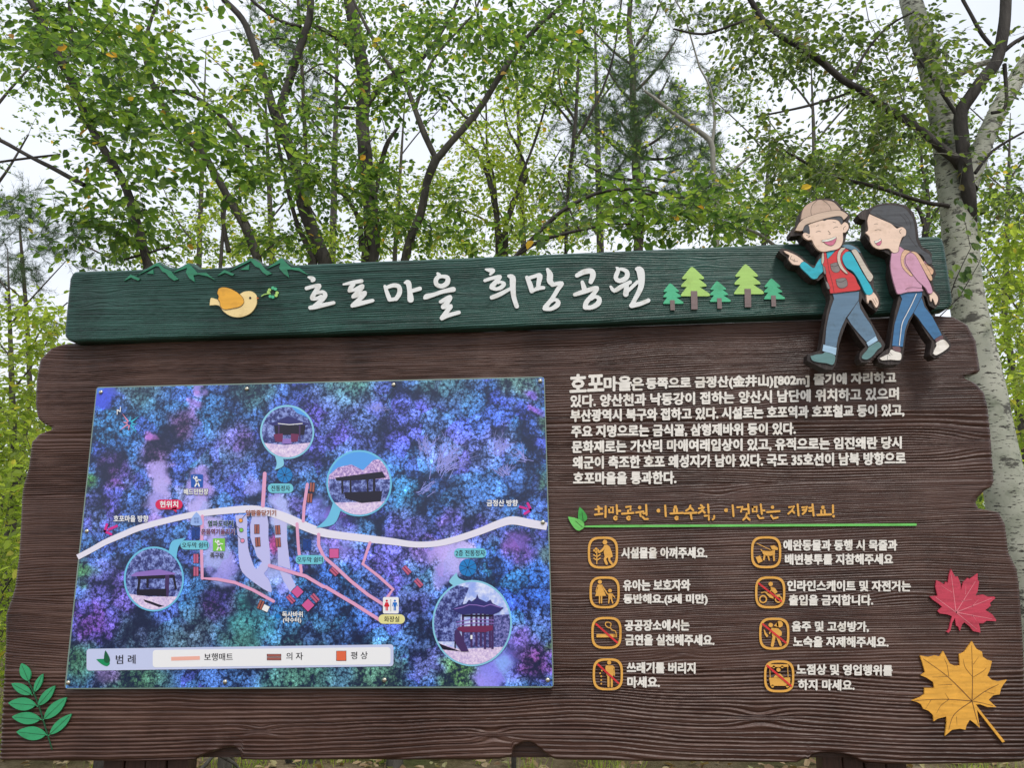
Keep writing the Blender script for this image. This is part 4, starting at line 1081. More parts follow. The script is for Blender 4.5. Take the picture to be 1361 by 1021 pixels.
# the print sits inside the clear border
V = np.array(V)
cxy = V.mean(0)
V[:, 0] = cxy[0] + (V[:, 0] - cxy[0]) * .9955; V[:, 2] = cxy[2] + (V[:, 2] - cxy[2]) * .9925
me = np_mesh('aerial_print', V, np.array(Q).ravel(), [4] * len(Q), M_MAP)
at1 = me.attributes.new('tone', 'FLOAT_COLOR', 'POINT'); at1.data.foreach_set('color', np.array(colr, dtype=np.float32).ravel())
at2 = me.attributes.new('clear', 'FLOAT', 'POINT'); at2.data.foreach_set('value', np.array(clr, dtype=np.float32))
link('aerial_print', me, panel)

def ink(n, rgb): return flat('print_' + n, rgb, rough=.25)
I_ROAD = ink('road_lavender', (226, 222, 248)); I_MAT = ink('mat_pink', (222, 160, 196)); I_PALE = ink('clearing_pale', (190, 190, 238)); I_BUB = ink('bubble_cyan', (108, 190, 226)); I_BUB2 = ink('bubble_pale_cyan', (134, 200, 226))
I_RED = ink('magenta_red', (214, 28, 84)); I_MAG = ink('magenta', (206, 34, 140)); I_W = ink('white', (236, 236, 240)); I_LAV = ink('legend_lavender', (196, 204, 236)); I_K = ink('black', (26, 26, 34)); I_BLUE = ink('bright_blue', (22, 122, 196)); I_NAVY = ink('navy', (20, 60, 136))
I_LBL = ink('label_cyan', (110, 196, 214)); I_YEL = ink('label_yellow', (226, 220, 150)); I_GRN = ink('court_green', (120, 196, 74)); I_SQ = ink('square_pink', (206, 88, 150)); I_SQO = ink('square_orange', (224, 104, 70)); I_BR = ink('bench_brown', (160, 92, 84)); I_BRP = ink('bench_pink', (190, 96, 130)); I_BRO = ink('brown_text', (150, 72, 28)); I_DG = ink('dark_green_text', (22, 62, 34)); I_DM = ink('dark_magenta_text', (106, 22, 66))
I_BADM = ink('court_blue', (20, 84, 176)); I_PK = ink('compass_pink', (226, 140, 170)); I_CYN = ink('compass_cyan', (60, 190, 220)); I_BARE = ink('bare_branches', (150, 154, 232)); I_MATL = ink('mat_salmon', (240, 176, 160)); I_DOTO = ink('dot_orange', (238, 160, 70)); I_TEAL = ink('legend_green', (20, 140, 90)); I_TEALD = ink('legend_dark_green', (22, 92, 60))
ZA, ZB, ZC, ZE, ZF6, ZG, ZD5 = zf(230, 670, 6.805), zf(320, 690, 4.252), zf(320, 500, 5.105), zf(80, 500, 5.104), zf(80, 690, 4.256), zf(520, 490, 4.864), zf(540, 690, 4.252)
LI = MO + .0006

# the pale leafless trees of the aerial photograph
for cx, cy, n_, ln, a0, sp_ in ((588, 622, 46, 46, -1.0, .75), (566, 600, 20, 26, -1.5, .8), (660, 600, 26, 30, -1.1, 1.0), (672, 632, 18, 24, -1.6, 1.4), (500, 545, 18, 16, -1.4, 1.6), (700, 610, 14, 26, -2.6, .9), (560, 655, 12, 24, -.6, .5)):
    a = Art(MO + .0003)
    for k in range(n_):
        an = a0 + random.gauss(0, sp_ * .5); l_ = ln * random.uniform(.4, 1)
        x0, y0 = cx + random.gauss(0, ln * .16), cy + random.gauss(0, ln * .12)
        x1, y1 = x0 + math.cos(an) * l_, y0 + math.sin(an) * l_ * .9
        a.stroke([(x0, y0, .75), ((x0 + x1) / 2 + random.gauss(0, 1.2), (y0 + y1) / 2, .6), (x1, y1, .3)], I_BARE, smooth=False, cap=False, lift=k * 9e-6)
        for q in range(2):
            t_ = random.uniform(.3, .9); a2 = an + random.choice((-.6, .6))
            bx, by = x0 + (x1 - x0) * t_, y0 + (y1 - y0) * t_
            a.stroke([(bx, by, .5), (bx + math.cos(a2) * l_ * .25, by + math.sin(a2) * l_ * .25, .25)], I_BARE, smooth=False, cap=False, lift=k * 9e-6)
    a.build('bare_tree_print', panel)
# paths and clearings
a = Art(LI)
a.poly(densify(ZA([(562, 105), (665, 105), (668, 240), (680, 400), (715, 520), (750, 590), (795, 540), (800, 515), (760, 480), (735, 400), (700, 300), (716, 105), (850, 100), (862, 300), (880, 540), (822, 628), (862, 680), (885, 740), (888, 802), (800, 760), (660, 655), (608, 580), (592, 470), (588, 330), (575, 200)]), 2), I_PALE)
a.poly(ZA([(910, 105), (1028, 150), (1032, 330), (1062, 592), (950, 556), (945, 400), (925, 330)]), I_PALE)
a.poly(ZA([(960, 598), (1060, 640), (1110, 740), (1060, 800), (1000, 700)]), I_PALE)
a.build('pale_clearing', panel)
a = Art(LI + .0004)
road = [(103, 741, 7), (122, 731, 7), (140, 721, 7.5), (163, 711, 8), (185, 702, 8), (222, 692, 8), (259, 684, 8), (300, 679, 9), (335, 677, 10), (362, 682, 11), (384, 690, 12), (406, 700, 12), (428, 708, 11), (452, 712, 10), (485, 716, 10), (520, 720, 9), (550, 724, 8), (575, 723.5, 8), (599, 719, 8.5), (634, 708, 9), (662, 697, 10), (681, 692, 11), (705, 696, 11), (727, 700, 10)]
a.stroke(road, I_ROAD, cap=False)
a.build('map_road', panel)
for path, wd in ((ZA([(265, 112), (258, 420), (264, 673), (400, 682), (560, 712), (720, 778), (908, 882)]), 4.2), (ZA([(872, 558), (1050, 612), (1200, 655), (1361, 750)]) + ZB([(480, 385), (640, 480), (785, 572)]), 4.6),
                 (ZB([(318, 28), (325, 150), (342, 300)]), 4), (ZC([(452, 735), (430, 880), (424, 985)]), 4), (ZB([(440, 88), (440, 150), (470, 215), (540, 275), (620, 350), (720, 430), (806, 484)]), 4.4),
                 (ZB([(730, 135), (690, 255), (780, 325), (860, 398), (830, 442)]), 4), (ZC([(163, 662), (150, 880)]), 5)):
    a = Art(LI + .0008)
    a.stroke([(x, y, wd) for x, y in path], I_MAT, smooth=False)
    a.build('walking_mat_mark', panel)

def bench(cx, cy, rot, l=12.5, g=2.9, w_=2.5, mt=I_BR, up=0.0):
    a = Art(LI + .0011 + up)
    r = math.radians(rot)
    for s_ in (-1, 1):
        ox, oy = math.cos(r) * g * .62 * s_, math.sin(r) * g * .62 * s_
        dx, dy = -math.sin(r) * l / 2, math.cos(r) * l / 2
        a.stroke([(cx + ox - dx, cy + oy - dy, w_ + .9), (cx + ox + dx, cy + oy + dy, w_ + .9)], I_K if mt is I_BR else I_DM, cap=False)
        a.stroke([(cx + ox - dx * .94, cy + oy - dy * .94, w_), (cx + ox + dx * .94, cy + oy + dy * .94, w_)], mt, lift=.0002, cap=False)
    a.build('bench_mark', panel)
for c, rot in ((ZA([(758, 228)])[0], 0), (ZA([(766, 345)])[0], -4), (ZA([(947, 236)])[0], -4), (ZA([(951, 348)])[0], -4), (ZC([(484, 755)])[0], 4), (ZC([(468, 828)])[0], 4), (ZA([(793, 914)])[0], 22)): bench(*c, rot)
for c, rot in ((ZA([(207, 495)])[0], 0), (ZA([(207, 612)])[0], 0), (ZA([(1065, 862)])[0], -42), (ZA([(1283, 852)])[0], -42), (ZB([(527, 298)])[0], -45), (ZB([(938, 290)])[0], -42), (ZD5([(70, 362)])[0], -42)): bench(*c, rot, mt=I_BRP)
bench(*ZB([(188, 782)])[0], 90, l=19, g=3.6, w_=3, up=.001)

def square(cx, cy, h, mt, rot=0, up=0.0):
    a = Art(LI + .0011 + up)
    for k, m_, l in ((h + .5, I_K, 0), (h, mt, .0002)):
        a.poly([(cx + k * math.cos(math.radians(rot + 45 + 90 * i)) * 1.414, cy + k * math.sin(math.radians(rot + 45 + 90 * i)) * 1.414) for i in range(4)], m_, lift=l)
    a.build('platform_mark', panel)
square(*ZB([(527, 195)])[0], 6, I_SQ); square(*ZB([(320, 412)])[0], 5.8, I_SQ, 45); square(*ZB([(380, 488)])[0], 6, I_SQ, 45); square(*ZA([(838, 945)])[0], 4, I_W, 25); square(*ZB([(568, 775)])[0], 6.2, I_SQO, up=.001)
for cx, cy in ZA([(205, 265), (1213, 370)]):
    a = Art(LI + .0011)
    a.poly([(cx - 5.5, cy - 7.5), (cx + 5.5, cy - 7.5), (cx + 5.5, cy + 7.5), (cx - 5.5, cy + 7.5)], I_NAVY)
    for l in ([(cx, cy - 3), (cx, cy + 3)], [(cx - 5, cy - 7), (cx, cy - 3), (cx + 5, cy - 7)], [(cx - 5, cy + 7), (cx, cy + 3), (cx + 5, cy + 7)]): a.stroke(l, I_K, .4, lift=.0002, smooth=False, cap=False)
    a.build('shelter_mark', panel)
for (cx, cy), r in ((ZC([(298, 672)])[0], 10.3), (ZD5([(347, 275)])[0], 11.6)):
    a = Art(LI + .0011)
    a.ell(cx, cy, r, r, I_BLUE, n=24)
    for k in range(8): a.stroke([(cx, cy), (cx + r * math.cos(k * math.pi / 4 + .3), cy + r * math.sin(k * math.pi / 4 + .3))], I_K, .55, lift=.0002, cap=False)
    a.build('pavilion_mark', panel)

# labels and pills
def label(s, cx, cy, wd, h, mat, parent=panel, pill=None, pw=0, ph=0, skew=0, halo=None, name='map_label'):
    a = Art(LI + .0015)
    if pill: a.rrect(cx - pw / 2, cy - ph / 2, cx + pw / 2, cy + ph / 2, ph * .48, pill, skew=skew)
    if halo: a.text(s, (cx - wd / 2 - .3, cy + h / 2 + .4), (cx + wd / 2 + .3, cy + h / 2 + .4), h + .8, halo, bold=.055)
    a.text(s, (cx - wd / 2, cy + h / 2), (cx + wd / 2, cy + h / 2), h, mat, lift=.0004, bold=.03 if halo else .018)
    a.build(name, parent)
c = ZE([(738, 872)])[0]
a = Art(LI + .0014)
a.rrect(c[0] - 18, c[1] - 6.5, c[0] + 18, c[1] + 6.5, 6.3, I_RED)
a.poly([(c[0] + 3, c[1] + 5), (c[0] + 10, c[1] + 11), (c[0] + 10, c[1] + 4)], I_RED)
a.text('현위치', (c[0] - 12, c[1] + 4), (c[0] + 12, c[1] + 4), 8.6, I_W, lift=.0004, bold=.03)
a.build('map_label', panel)
for s, c, wd, h, m_, kw in (('호포마을 방향', ZE([(480, 968)])[0], 46, 8.5, I_W, dict(halo=I_NAVY)), ('금정산 방향', ZG([(718, 870)])[0], 41, 8.5, I_W, dict(halo=I_NAVY)), ('배드민턴장', ZE([(922, 785)])[0], 32, 8, I_W, dict(halo=I_K)),
                             ('옆파도타기', ZA([(428, 178)])[0], 33, 8, I_DG, dict(halo=I_LAV)), ('온몸역기올리기', ZA([(405, 252)])[0], 44, 7.5, I_DM, dict(halo=I_LAV)), ('양팔줄당기기', ZA([(795, 82)])[0], 40, 7.5, I_BRO, dict(halo=I_ROAD)), ('족구장', ZA([(398, 466)])[0], 18, 7.5, I_K, dict(halo=I_LAV)),
                             ('전통정자', ZC([(270, 762)])[0], 25, 7.5, I_K, dict(pill=I_LBL, pw=34, ph=12.5)), ('오두막 쉼터', ZA([(197, 373)])[0], 34, 7, I_K, dict(pill=I_LBL, pw=38, ph=12)), ('오두막 쉼터', ZA([(1237, 505)])[0], 34, 7, I_K, dict(pill=I_LBL, pw=38, ph=12)),
                             ('2층 전통정자', ZD5([(362, 193)])[0], 39, 8, I_K, dict(pill=I_LBL, pw=43, ph=12.5)), ('화장실', ZB([(853, 567)])[0], 20, 7.5, I_K, dict(pill=I_YEL, pw=35, ph=12.5)),
                             ('독사바위', ZB([(292, 540)])[0], 27, 7.5, I_W, dict(halo=I_K)), ('(약수터)', ZB([(290, 574)])[0], 24, 7.5, I_W, dict(halo=I_K))):
    label(s, *c, wd, h, m_, **kw)
for pts in ((F := ZF6)([(325, 38, 14), (270, 62, 14)]) + F([(258, 68, 4)]), ZG([(828, 893, 14), (880, 908, 14)])):
    a = Art(LI + .0014)
    (x0, y0, _), (x1, y1, _) = pts[0], pts[1]
    a.stroke(pts[:2], I_MAG, cap=False)
    dx, dy = x1 - x0, y1 - y0; l = math.hypot(dx, dy); dx /= l; dy /= l
    tipx, tipy = x1 + dx * 4.5, y1 + dy * 4.5
    for s_ in (-1, 1):
        a.stroke([(tipx, tipy, 3.4), (tipx - dx * 6 + s_ * dy * 7, tipy - dy * 6 - s_ * dx * 7, 3.4)], I_MAG, lift=.0002)
    a.build('direction_arrow', panel)
# triangle marker, dots, court signs, toilets
c = ZA([(212, 140)])[0]
a = Art(LI + .0014)
a.poly(densify([(c[0] + x, c[1] + y) for x, y in ((0, -10), (5, -4), (8, 5), (5, 8), (-5, 8), (-8, 5), (-5, -4), (0, -10))], 3), ink('triangle_blue', (150, 180, 240)))
a.text('희망', (c[0] - 3.4, c[1] + 1), (c[0] + 3.4, c[1] + 1), 3.3, I_NAVY, lift=.0003); a.text('공원', (c[0] - 3.4, c[1] + 5), (c[0] + 3.4, c[1] + 5), 3.3, I_NAVY, lift=.0003)
a.build('map_label', panel)
for c, m_, t in ((ZA([(612, 150)])[0], I_DOTO, ZA([(655, 95)])[0]), (ZA([(617, 237)])[0], I_GRN, ZA([(560, 190)])[0]), (ZA([(628, 333)])[0], I_PK, ZA([(560, 265)])[0])):
    a = Art(LI + .0012)
    a.stroke([c, t], I_K, .5, cap=False); a.ell(*c, 2.9, 2.9, I_K, lift=.0002, n=14); a.ell(*c, 2.4, 2.4, m_, lift=.0004, n=14)
    a.build('exercise_dot', panel)
a = Art(LI + .0012); a.ell(*ZB([(208, 551)])[0], 3, 3, I_BLUE, n=14); a.build('spring_dot', panel)
def court(c, m_, name):
    a = Art(LI + .0014)
    x, y = c
    a.rrect(x - 8, y - 8.5, x + 8, y + 8.5, 1, m_)
    a.ell(x - 1, y - 4.5, 1.7, 1.7, I_W, lift=.0002, n=10)
    for l in ([(x - 1, y - 2, 3.4), (x + .5, y + 2, 3)], [(x, y + 2, 2), (x - 2.5, y + 7, 1.8)], [(x + 1, y + 2, 2), (x + 3, y + 7, 1.8)], [(x - 1, y - 2, 1.4), (x - 5, y - 4, 1.2), (x - 4, y - 6.5, 1)], [(x, y - 2, 1.4), (x + 5, y - 1, 1.2)]): a.stroke(l, I_W, lift=.0003, smooth=False)
    a.build(name, panel)
court(ZE([(928, 712)])[0], I_BADM, 'court_sign'); court(ZA([(415, 370)])[0], I_GRN, 'court_sign')
c = ZB([(848, 489)])[0]
a = Art(LI + .0014)
a.rrect(c[0] - 10.5, c[1] - 11, c[0] + 10.5, c[1] + 11, 2, I_W)
a.stroke([(c[0], c[1] - 8), (c[0], c[1] + 8)], I_K, .5, lift=.0002, cap=False)
for s_, m_ in ((-1, ink('toilet_red', (210, 30, 50))), (1, ink('toilet_blue', (20, 110, 200)))):
    x = c[0] + s_ * 5.4
    a.ell(x, c[1] - 6, 1.5, 1.5, m_, lift=.0002, n=10)
    hw = (1.4, 3) if s_ < 0 else (2.2, 1.6)
    a.poly([(x - hw[0], c[1] - 4), (x + hw[0], c[1] - 4), (x + hw[1], c[1] + 2), (x - hw[1], c[1] + 2)], m_, lift=.0002)
    for q in (-.9, .9): a.stroke([(x + q, c[1] + 2), (x + q, c[1] + 7)], m_, 1.3, lift=.0003, cap=False)
    for q in (-1, 1): a.stroke([(x + q * hw[0], c[1] - 3.6), (x + q * 3.1, c[1] + 1)], m_, .9, lift=.0003)
a.build('toilet_sign', panel)
# compass rose
c = ZE([(470, 320)])[0]
a = Art(LI + .0012)
for k in range(8):
    ang = k * math.pi / 4 + .15
    R_ = 17 if k % 2 else 10
    tip = (c[0] + R_ * math.cos(ang), c[1] + R_ * math.sin(ang))
    for s_ in (-.32, .32):
        a.poly([c, (c[0] + 3.4 * math.cos(ang + s_), c[1] + 3.4 * math.sin(ang + s_)), tip], I_CYN if math.cos(ang) > -.1 else I_PK, lift=.0001 * (s_ > 0))
a.ell(*c, 2.6, 2.6, I_NAVY, lift=.0003, n=14)
a.text('N', *ZE([(385, 262), (410, 240)]), 6.5, I_W, lift=.0003, bold=.03)
a.build('compass_rose', panel)
# legend
a = Art(LI + .0012)
pl = [(115, 863), (522, 857), (523, 887), (115, 892.5)]
a.rrect(115, 863, 523, 892, 4, I_LAV, skew=-6)
a.rrect(203, 864.5, 519, 887.6, 4, I_W, lift=.0003, skew=-4)
leg = a.build('legend_box', panel)
a = Art(LI + .0018)
a.lens((146, 883), (128, 877), 9, I_TEAL); a.lens((143, 882), (140, 865), 8, I_TEALD, lift=.0002)
a.build('leaf_mark', panel)
a = Art(LI + .0018)
a.stroke([(227.6, 876.2, 5), (265.6, 875, 5)], I_MATL, cap=False)
a.build('legend_mark', panel)
for s, cx, cy, wd, h in (('범 례', 167, 877, 26, 12), ('보행매트', 290.4, 873.8, 38, 10), ('의 자', 391.5, 872.8, 22, 10), ('평 상', 477.5, 871.8, 22, 10)):
    a = Art(LI + .002); a.text(s, (cx - wd / 2, cy + h / 2), (cx + wd / 2, cy + h / 2 - .3), h, I_K, bold=.014); a.build('legend_text', panel)

# photo bubbles
def photo(cx, cy, rx, ry, tail, rim, scene, name='photo_bubble'):
    a = Art(LI + .0018)
    tx, ty = tail
    ang = math.atan2((ty - cy) / ry, (tx - cx) / rx)
    q1 = (cx + rx * .98 * math.cos(ang - .17), cy + ry * .98 * math.sin(ang - .17)); q2 = (cx + rx * .98 * math.cos(ang + .17), cy + ry * .98 * math.sin(ang + .17))
    mid = ((q1[0] + tx) / 2 + (ty - cy) * .12, (q1[1] + ty) / 2 - (tx - cx) * .12); mid2 = ((q2[0] + tx) / 2 + (ty - cy) * .06, (q2[1] + ty) / 2 - (tx - cx) * .06)
    a.poly(densify([q1, mid, (tx, ty)], 4) + densify([(tx, ty), mid2, q2], 4)[1:], rim)
    a.ell(cx, cy, rx, ry, rim, lift=.0001, n=48)
    rx -= 2.4; ry -= 2.4
    def clip(pts):
        out = []
        for x, y in densify(pts + [pts[0]], 1) if False else sub(pts):
            dx, dy = (x - cx) / rx, (y - cy) / ry
            l = math.hypot(dx, dy)
            if l > 1: x, y = cx + dx / l * rx, cy + dy / l * ry
            out.append((x, y))
        return out
    def sub(pts):
        o = []
        for p, q in zip(pts, pts[1:] + pts[:1]):
            k = max(1, int(math.dist(p, q) / 2.5))
            o += [(p[0] + (q[0] - p[0]) * i / k, p[1] + (q[1] - p[1]) * i / k) for i in range(k)]
        return o
    for i, (kind, pts, mt) in enumerate(scene):
        l = .0003 + .0001 * i
        if kind == 'bg': a.ell(cx, cy, rx, ry, mt, lift=l, n=48)
        elif kind == 'p': a.poly(clip(pts), mt, lift=l)
        else:
            a.stroke([p for p in pts], mt, kind, lift=l, smooth=False, cap=False)
    a.build(name, panel)

def speck(name, c1, c2, scale=300, dark=(.006, .008, .02)):
    m, nt, p = principled('print_' + name, rough=.25)
    tc = N(nt, 'ShaderNodeTexCoord'); n_ = N(nt, 'ShaderNodeTexNoise', i_Scale=float(scale) * .45, i_Detail=7.0, i_Roughness=.72)
    nt.links.new(tc.outputs['Object'], n_.inputs['Vector'])
    r = ramp(nt, [(.30, dark), (.46, srgb(*c1)), (.62, srgb(*c2))])
    nt.links.new(n_.outputs['Fac'], r.inputs['Fac']); nt.links.new(r.outputs['Color'], p.inputs['Base Color'])
    return m
S_TREE = speck('tree_purple', (52, 60, 128), (150, 168, 236), 170)
S_TREEP = speck('tree_pink', (160, 130, 196), (240, 214, 244), 240, (.06, .05, .16))
S_SAND = speck('sand_lilac', (208, 188, 226), (240, 224, 244), 300, srgb(160, 140, 200))
S_SKY = speck('sky_lilac', (160, 180, 242), (224, 230, 252), 60, srgb(130, 156, 236))
S_SKYB = ink('sky_azure', (84, 160, 236))
S_GRND = speck('ground_blue', (60, 66, 130), (140, 140, 210), 260)
I_ROOF = ink('roof_navy', (44, 44, 110)); I_SH = ink('shelter_dark', (22, 18, 42)); I_POSTP = ink('post_purple', (66, 44, 96)); I_RAIL = ink('rail_maroon', (110, 40, 84)); I_RAIL2 = ink('rail_lilac', (140, 110, 190))
Cq = ZC
photo(381.7, 574.4, 36, 36, ZC([(228, 640)])[0], I_BUB2, [('bg', 0, S_TREE), ('p', ZC([(300, 190), (430, 200), (480, 300), (430, 270), (380, 250), (350, 215)]), S_SKYB), ('p', ZC([(130, 300), (500, 300), (500, 440), (130, 440)]), S_TREE),
      ('p', ZC([(130, 452), (300, 468), (500, 450), (500, 560), (130, 560)]), S_SAND), ('p', ZC([(190, 320), (240, 310), (280, 290), (320, 270), (370, 290), (420, 310), (475, 325), (440, 335), (330, 325), (215, 338)]), I_ROOF), ('p', ZC([(225, 335), (440, 332), (430, 400), (235, 400)]), I_SH),
      (2, ZC([(258, 335), (258, 430)]), I_POSTP), (2, ZC([(400, 335), (400, 430)]), I_POSTP), ('p', ZC([(222, 395), (285, 390), (285, 448), (235, 445)]), I_RAIL), ('p', ZC([(340, 390), (395, 395), (385, 445), (340, 448)]), I_RAIL), ('p', ZC([(285, 425), (340, 425), (345, 460), (280, 460)]), I_RAIL2), (1, ZC([(252, 322), (330, 330), (420, 322)]), I_W)])
photo(477.3, 642.6, 43.6, 44.2, (420, 702), I_BUB, [('bg', 0, S_SKYB), ('p', ZC([(590, 680), (660, 620), (750, 600), (830, 640), (900, 570), (960, 560), (1020, 640), (1020, 960), (590, 960)]), S_TREEP), ('p', ZC([(600, 700), (1020, 700), (1020, 860), (600, 860)]), S_TREE), ('p', ZC([(620, 860), (1000, 850), (1000, 960), (620, 960)]), S_SAND),
      ('p', ZC([(640, 690), (960, 648), (985, 690), (850, 705), (650, 712)]), I_SH), (2.6, ZC([(688, 705), (690, 800)]), I_SH), (2.6, ZC([(745, 700), (745, 810)]), I_SH), (3.4, ZC([(905, 690), (905, 820)]), I_SH), (2.4, ZC([(860, 700), (862, 810)]), I_SH), ('p', ZC([(700, 790), (960, 780), (950, 850), (820, 862), (710, 830)]), I_SH)])
photo(204.5, 770, 40, 43.2, (247, 715.5), I_BUB, [('bg', 0, S_TREE), ('p', ZF6([(360, 420), (500, 440), (700, 440), (700, 520), (360, 520)]), S_SAND), ('p', ZF6([(470, 455), (520, 470), (590, 495), (560, 500), (480, 470)]), I_SH), ('p', ZF6([(395, 322), (430, 302), (560, 285), (655, 308), (640, 318), (420, 326)]), I_RAIL2), ('p', ZF6([(430, 325), (640, 315), (640, 335), (440, 342)]), I_SH),
      (3.4, ZF6([(450, 330), (438, 425)]), I_SH), (3, ZF6([(494, 330), (494, 390)]), I_SH), (5.5, ZF6([(606, 318), (602, 440)]), I_POSTP), (3, ZF6([(640, 318), (655, 400)]), I_SH), ('p', ZF6([(440, 400), (600, 395), (600, 438), (435, 432)]), I_SH)])
ZP = zf(540, 760, 6.005)
posts = [(3, ZP([(x, 300), (x, y)]), I_POSTP) for x, y in ((452, 600), (520, 610), (560, 600), (595, 600), (628, 620), (668, 610), (688, 620))]
photo(627.5, 828.8, 53, 57.4, ZD5([(285, 303)])[0], I_BUB2, [('bg', 0, S_SKY), ('p', ZP([(210, 300), (280, 220), (330, 150), (400, 110), (500, 130), (460, 230), (440, 300), (420, 560), (210, 560)]), S_TREE), ('p', ZP([(690, 350), (840, 340), (840, 620), (690, 600)]), S_GRND), ('p', ZP([(220, 560), (420, 620), (830, 600), (800, 760), (220, 760)]), S_SAND), ('p', ZP([(230, 560), (300, 590), (440, 640), (250, 620)]), I_SH),
      ('p', ZP([(450, 480), (700, 480), (700, 610), (460, 610)]), S_GRND), *posts, ('p', ZP([(365, 300), (420, 270), (480, 255), (500, 225), (520, 240), (555, 215), (566, 180), (578, 215), (640, 245), (672, 225), (690, 255), (730, 275), (778, 290), (740, 325), (690, 345), (560, 335), (450, 345), (400, 325)]), I_ROOF), (1.1, ZP([(385, 300), (450, 285), (500, 265), (560, 268), (620, 280), (670, 262), (760, 290)]), I_RAIL2), ('p', ZP([(450, 345), (690, 345), (690, 360), (450, 360)]), I_SH),
      ('p', ZP([(400, 460), (420, 440), (690, 430), (690, 470), (630, 485), (450, 485)]), I_RAIL), (1.2, ZP([(400, 405), (540, 380), (700, 390)]), I_RAIL2), (1.2, ZP([(400, 430), (540, 410), (700, 415)]), I_RAIL2), ('p', ZP([(385, 470), (420, 470), (500, 640), (440, 640), (385, 560)]), I_POSTP), (1.6, ZP([(390, 560), (390, 615)]), I_SH), ('p', ZP([(512, 508), (528, 508), (528, 540), (512, 540)]), I_W)])

# screws
M_STEEL, _nt, _p = principled('worn_steel_screw', (.55, .52, .42), .3, metal=.9)
import bmesh
bm = bmesh.new()
bmesh.ops.create_uvsphere(bm, u_segments=14, v_segments=8, radius=1)
for v in bm.verts: v.co = Vector((v.co.x * .0075, v.co.z * .0045, v.co.y * .0075))
me_s = bpy.data.meshes.new('screw'); bm.to_mesh(me_s); bm.free(); me_s.materials.append(M_STEEL)
for f_ in me_s.polygons: f_.use_smooth = True
for px, py in ((134, 521.5), (328, 517), (523, 511.5), (718, 506.5), (115.5, 706.5), (721.5, 694.5), (90.5, 908), (299, 907), (511, 904.5), (728, 904.5)):
    o = link('screw', me_s, panel); o.location = loc(px, py, MO + .002)

# ------------------------------------------------------------------ plants
def bark(name, c1, c2, scale=14, vert=.25, bump=.8):
    m, nt, p = principled(name, c1, .85, .2)
    tc = N(nt, 'ShaderNodeTexCoord'); mp = N(nt, 'ShaderNodeMapping'); mp.inputs['Scale'].default_value = (1, 1, vert)
    n_ = N(nt, 'ShaderNodeTexNoise', i_Scale=float(scale), i_Detail=7.0, i_Roughness=.7, i_Distortion=.5)
    n2_ = N(nt, 'ShaderNodeTexNoise', i_Scale=3.0, i_Detail=3.0)
    nt.links.new(tc.outputs['Object'], mp.inputs['Vector']); nt.links.new(mp.outputs['Vector'], n_.inputs['Vector']); nt.links.new(tc.outputs['Object'], n2_.inputs['Vector'])
    ad = N(nt, 'ShaderNodeMath', operation='MULTIPLY_ADD'); ad.inputs[1].default_value = .45
    m_ = N(nt, 'ShaderNodeMath', operation='MULTIPLY'); m_.inputs[1].default_value = .6
    nt.links.new(n_.outputs['Fac'], m_.inputs[0]); nt.links.new(n2_.outputs['Fac'], ad.inputs[0]); nt.links.new(m_.outputs[0], ad.inputs[2])
    r = ramp(nt, [(.38, c1), (.68, c2)])
    nt.links.new(ad.outputs[0], r.inputs['Fac']); nt.links.new(r.outputs['Color'], p.inputs['Base Color'])
    b = N(nt, 'ShaderNodeBump', i_Strength=bump, i_Distance=.02)
    nt.links.new(n_.outputs['Fac'], b.inputs['Height']); nt.links.new(b.outputs['Normal'], p.inputs['Normal'])
    return m


def birch_bark():
    m, nt, p = principled('birch_bark', (.5, .5, .45), .7, .3)
    tc = N(nt, 'ShaderNodeTexCoord')
    def ns(sc, s, d=4.0):
        mp = N(nt, 'ShaderNodeMapping'); mp.inputs['Scale'].default_value = sc
        n_ = N(nt, 'ShaderNodeTexNoise', i_Scale=s, i_Detail=d, i_Roughness=.6)
        nt.links.new(tc.outputs['Object'], mp.inputs['Vector']); nt.links.new(mp.outputs['Vector'], n_.inputs['Vector'])
        return n_
    a = ns((1, 1, 1), 6.0, 7.0); b_ = ns((1, 1, 4.5), 26.0, 3.0); c = ns((1, 1, 2.2), 7.0, 6.0)
    base = ramp(nt, [(.3, (.19, .21, .15)), (.45, (.34, .35, .28)), (.7, (.46, .46, .38))])
    nt.links.new(a.outputs['Fac'], base.inputs['Fac'])
    l1 = ramp(nt, [(.585, (0, 0, 0)), (.62, (1, 1, 1))]); nt.links.new(b_.outputs['Fac'], l1.inputs['Fac'])
    l2 = ramp(nt, [(.575, (0, 0, 0)), (.63, (.9, .9, .9))]); nt.links.new(c.outputs['Fac'], l2.inputs['Fac'])
    mxm = N(nt, 'ShaderNodeMath', operation='MAXIMUM'); nt.links.new(l1.outputs['Color'], mxm.inputs[0]); nt.links.new(l2.outputs['Color'], mxm.inputs[1])
    mx = N(nt, 'ShaderNodeMix', data_type='RGBA'); mx.inputs['B'].default_value = (.05, .047, .04, 1)
    nt.links.new(mxm.outputs[0], mx.inputs['Factor']); nt.links.new(base.outputs['Color'], mx.inputs['A']); nt.links.new(mx.outputs['Result'], p.inputs['Base Color'])
    bp = N(nt, 'ShaderNodeBump', i_Strength=.5, i_Distance=.006, invert=True); nt.links.new(mxm.outputs[0], bp.inputs['Height']); nt.links.new(bp.outputs['Normal'], p.inputs['Normal'])
    return m


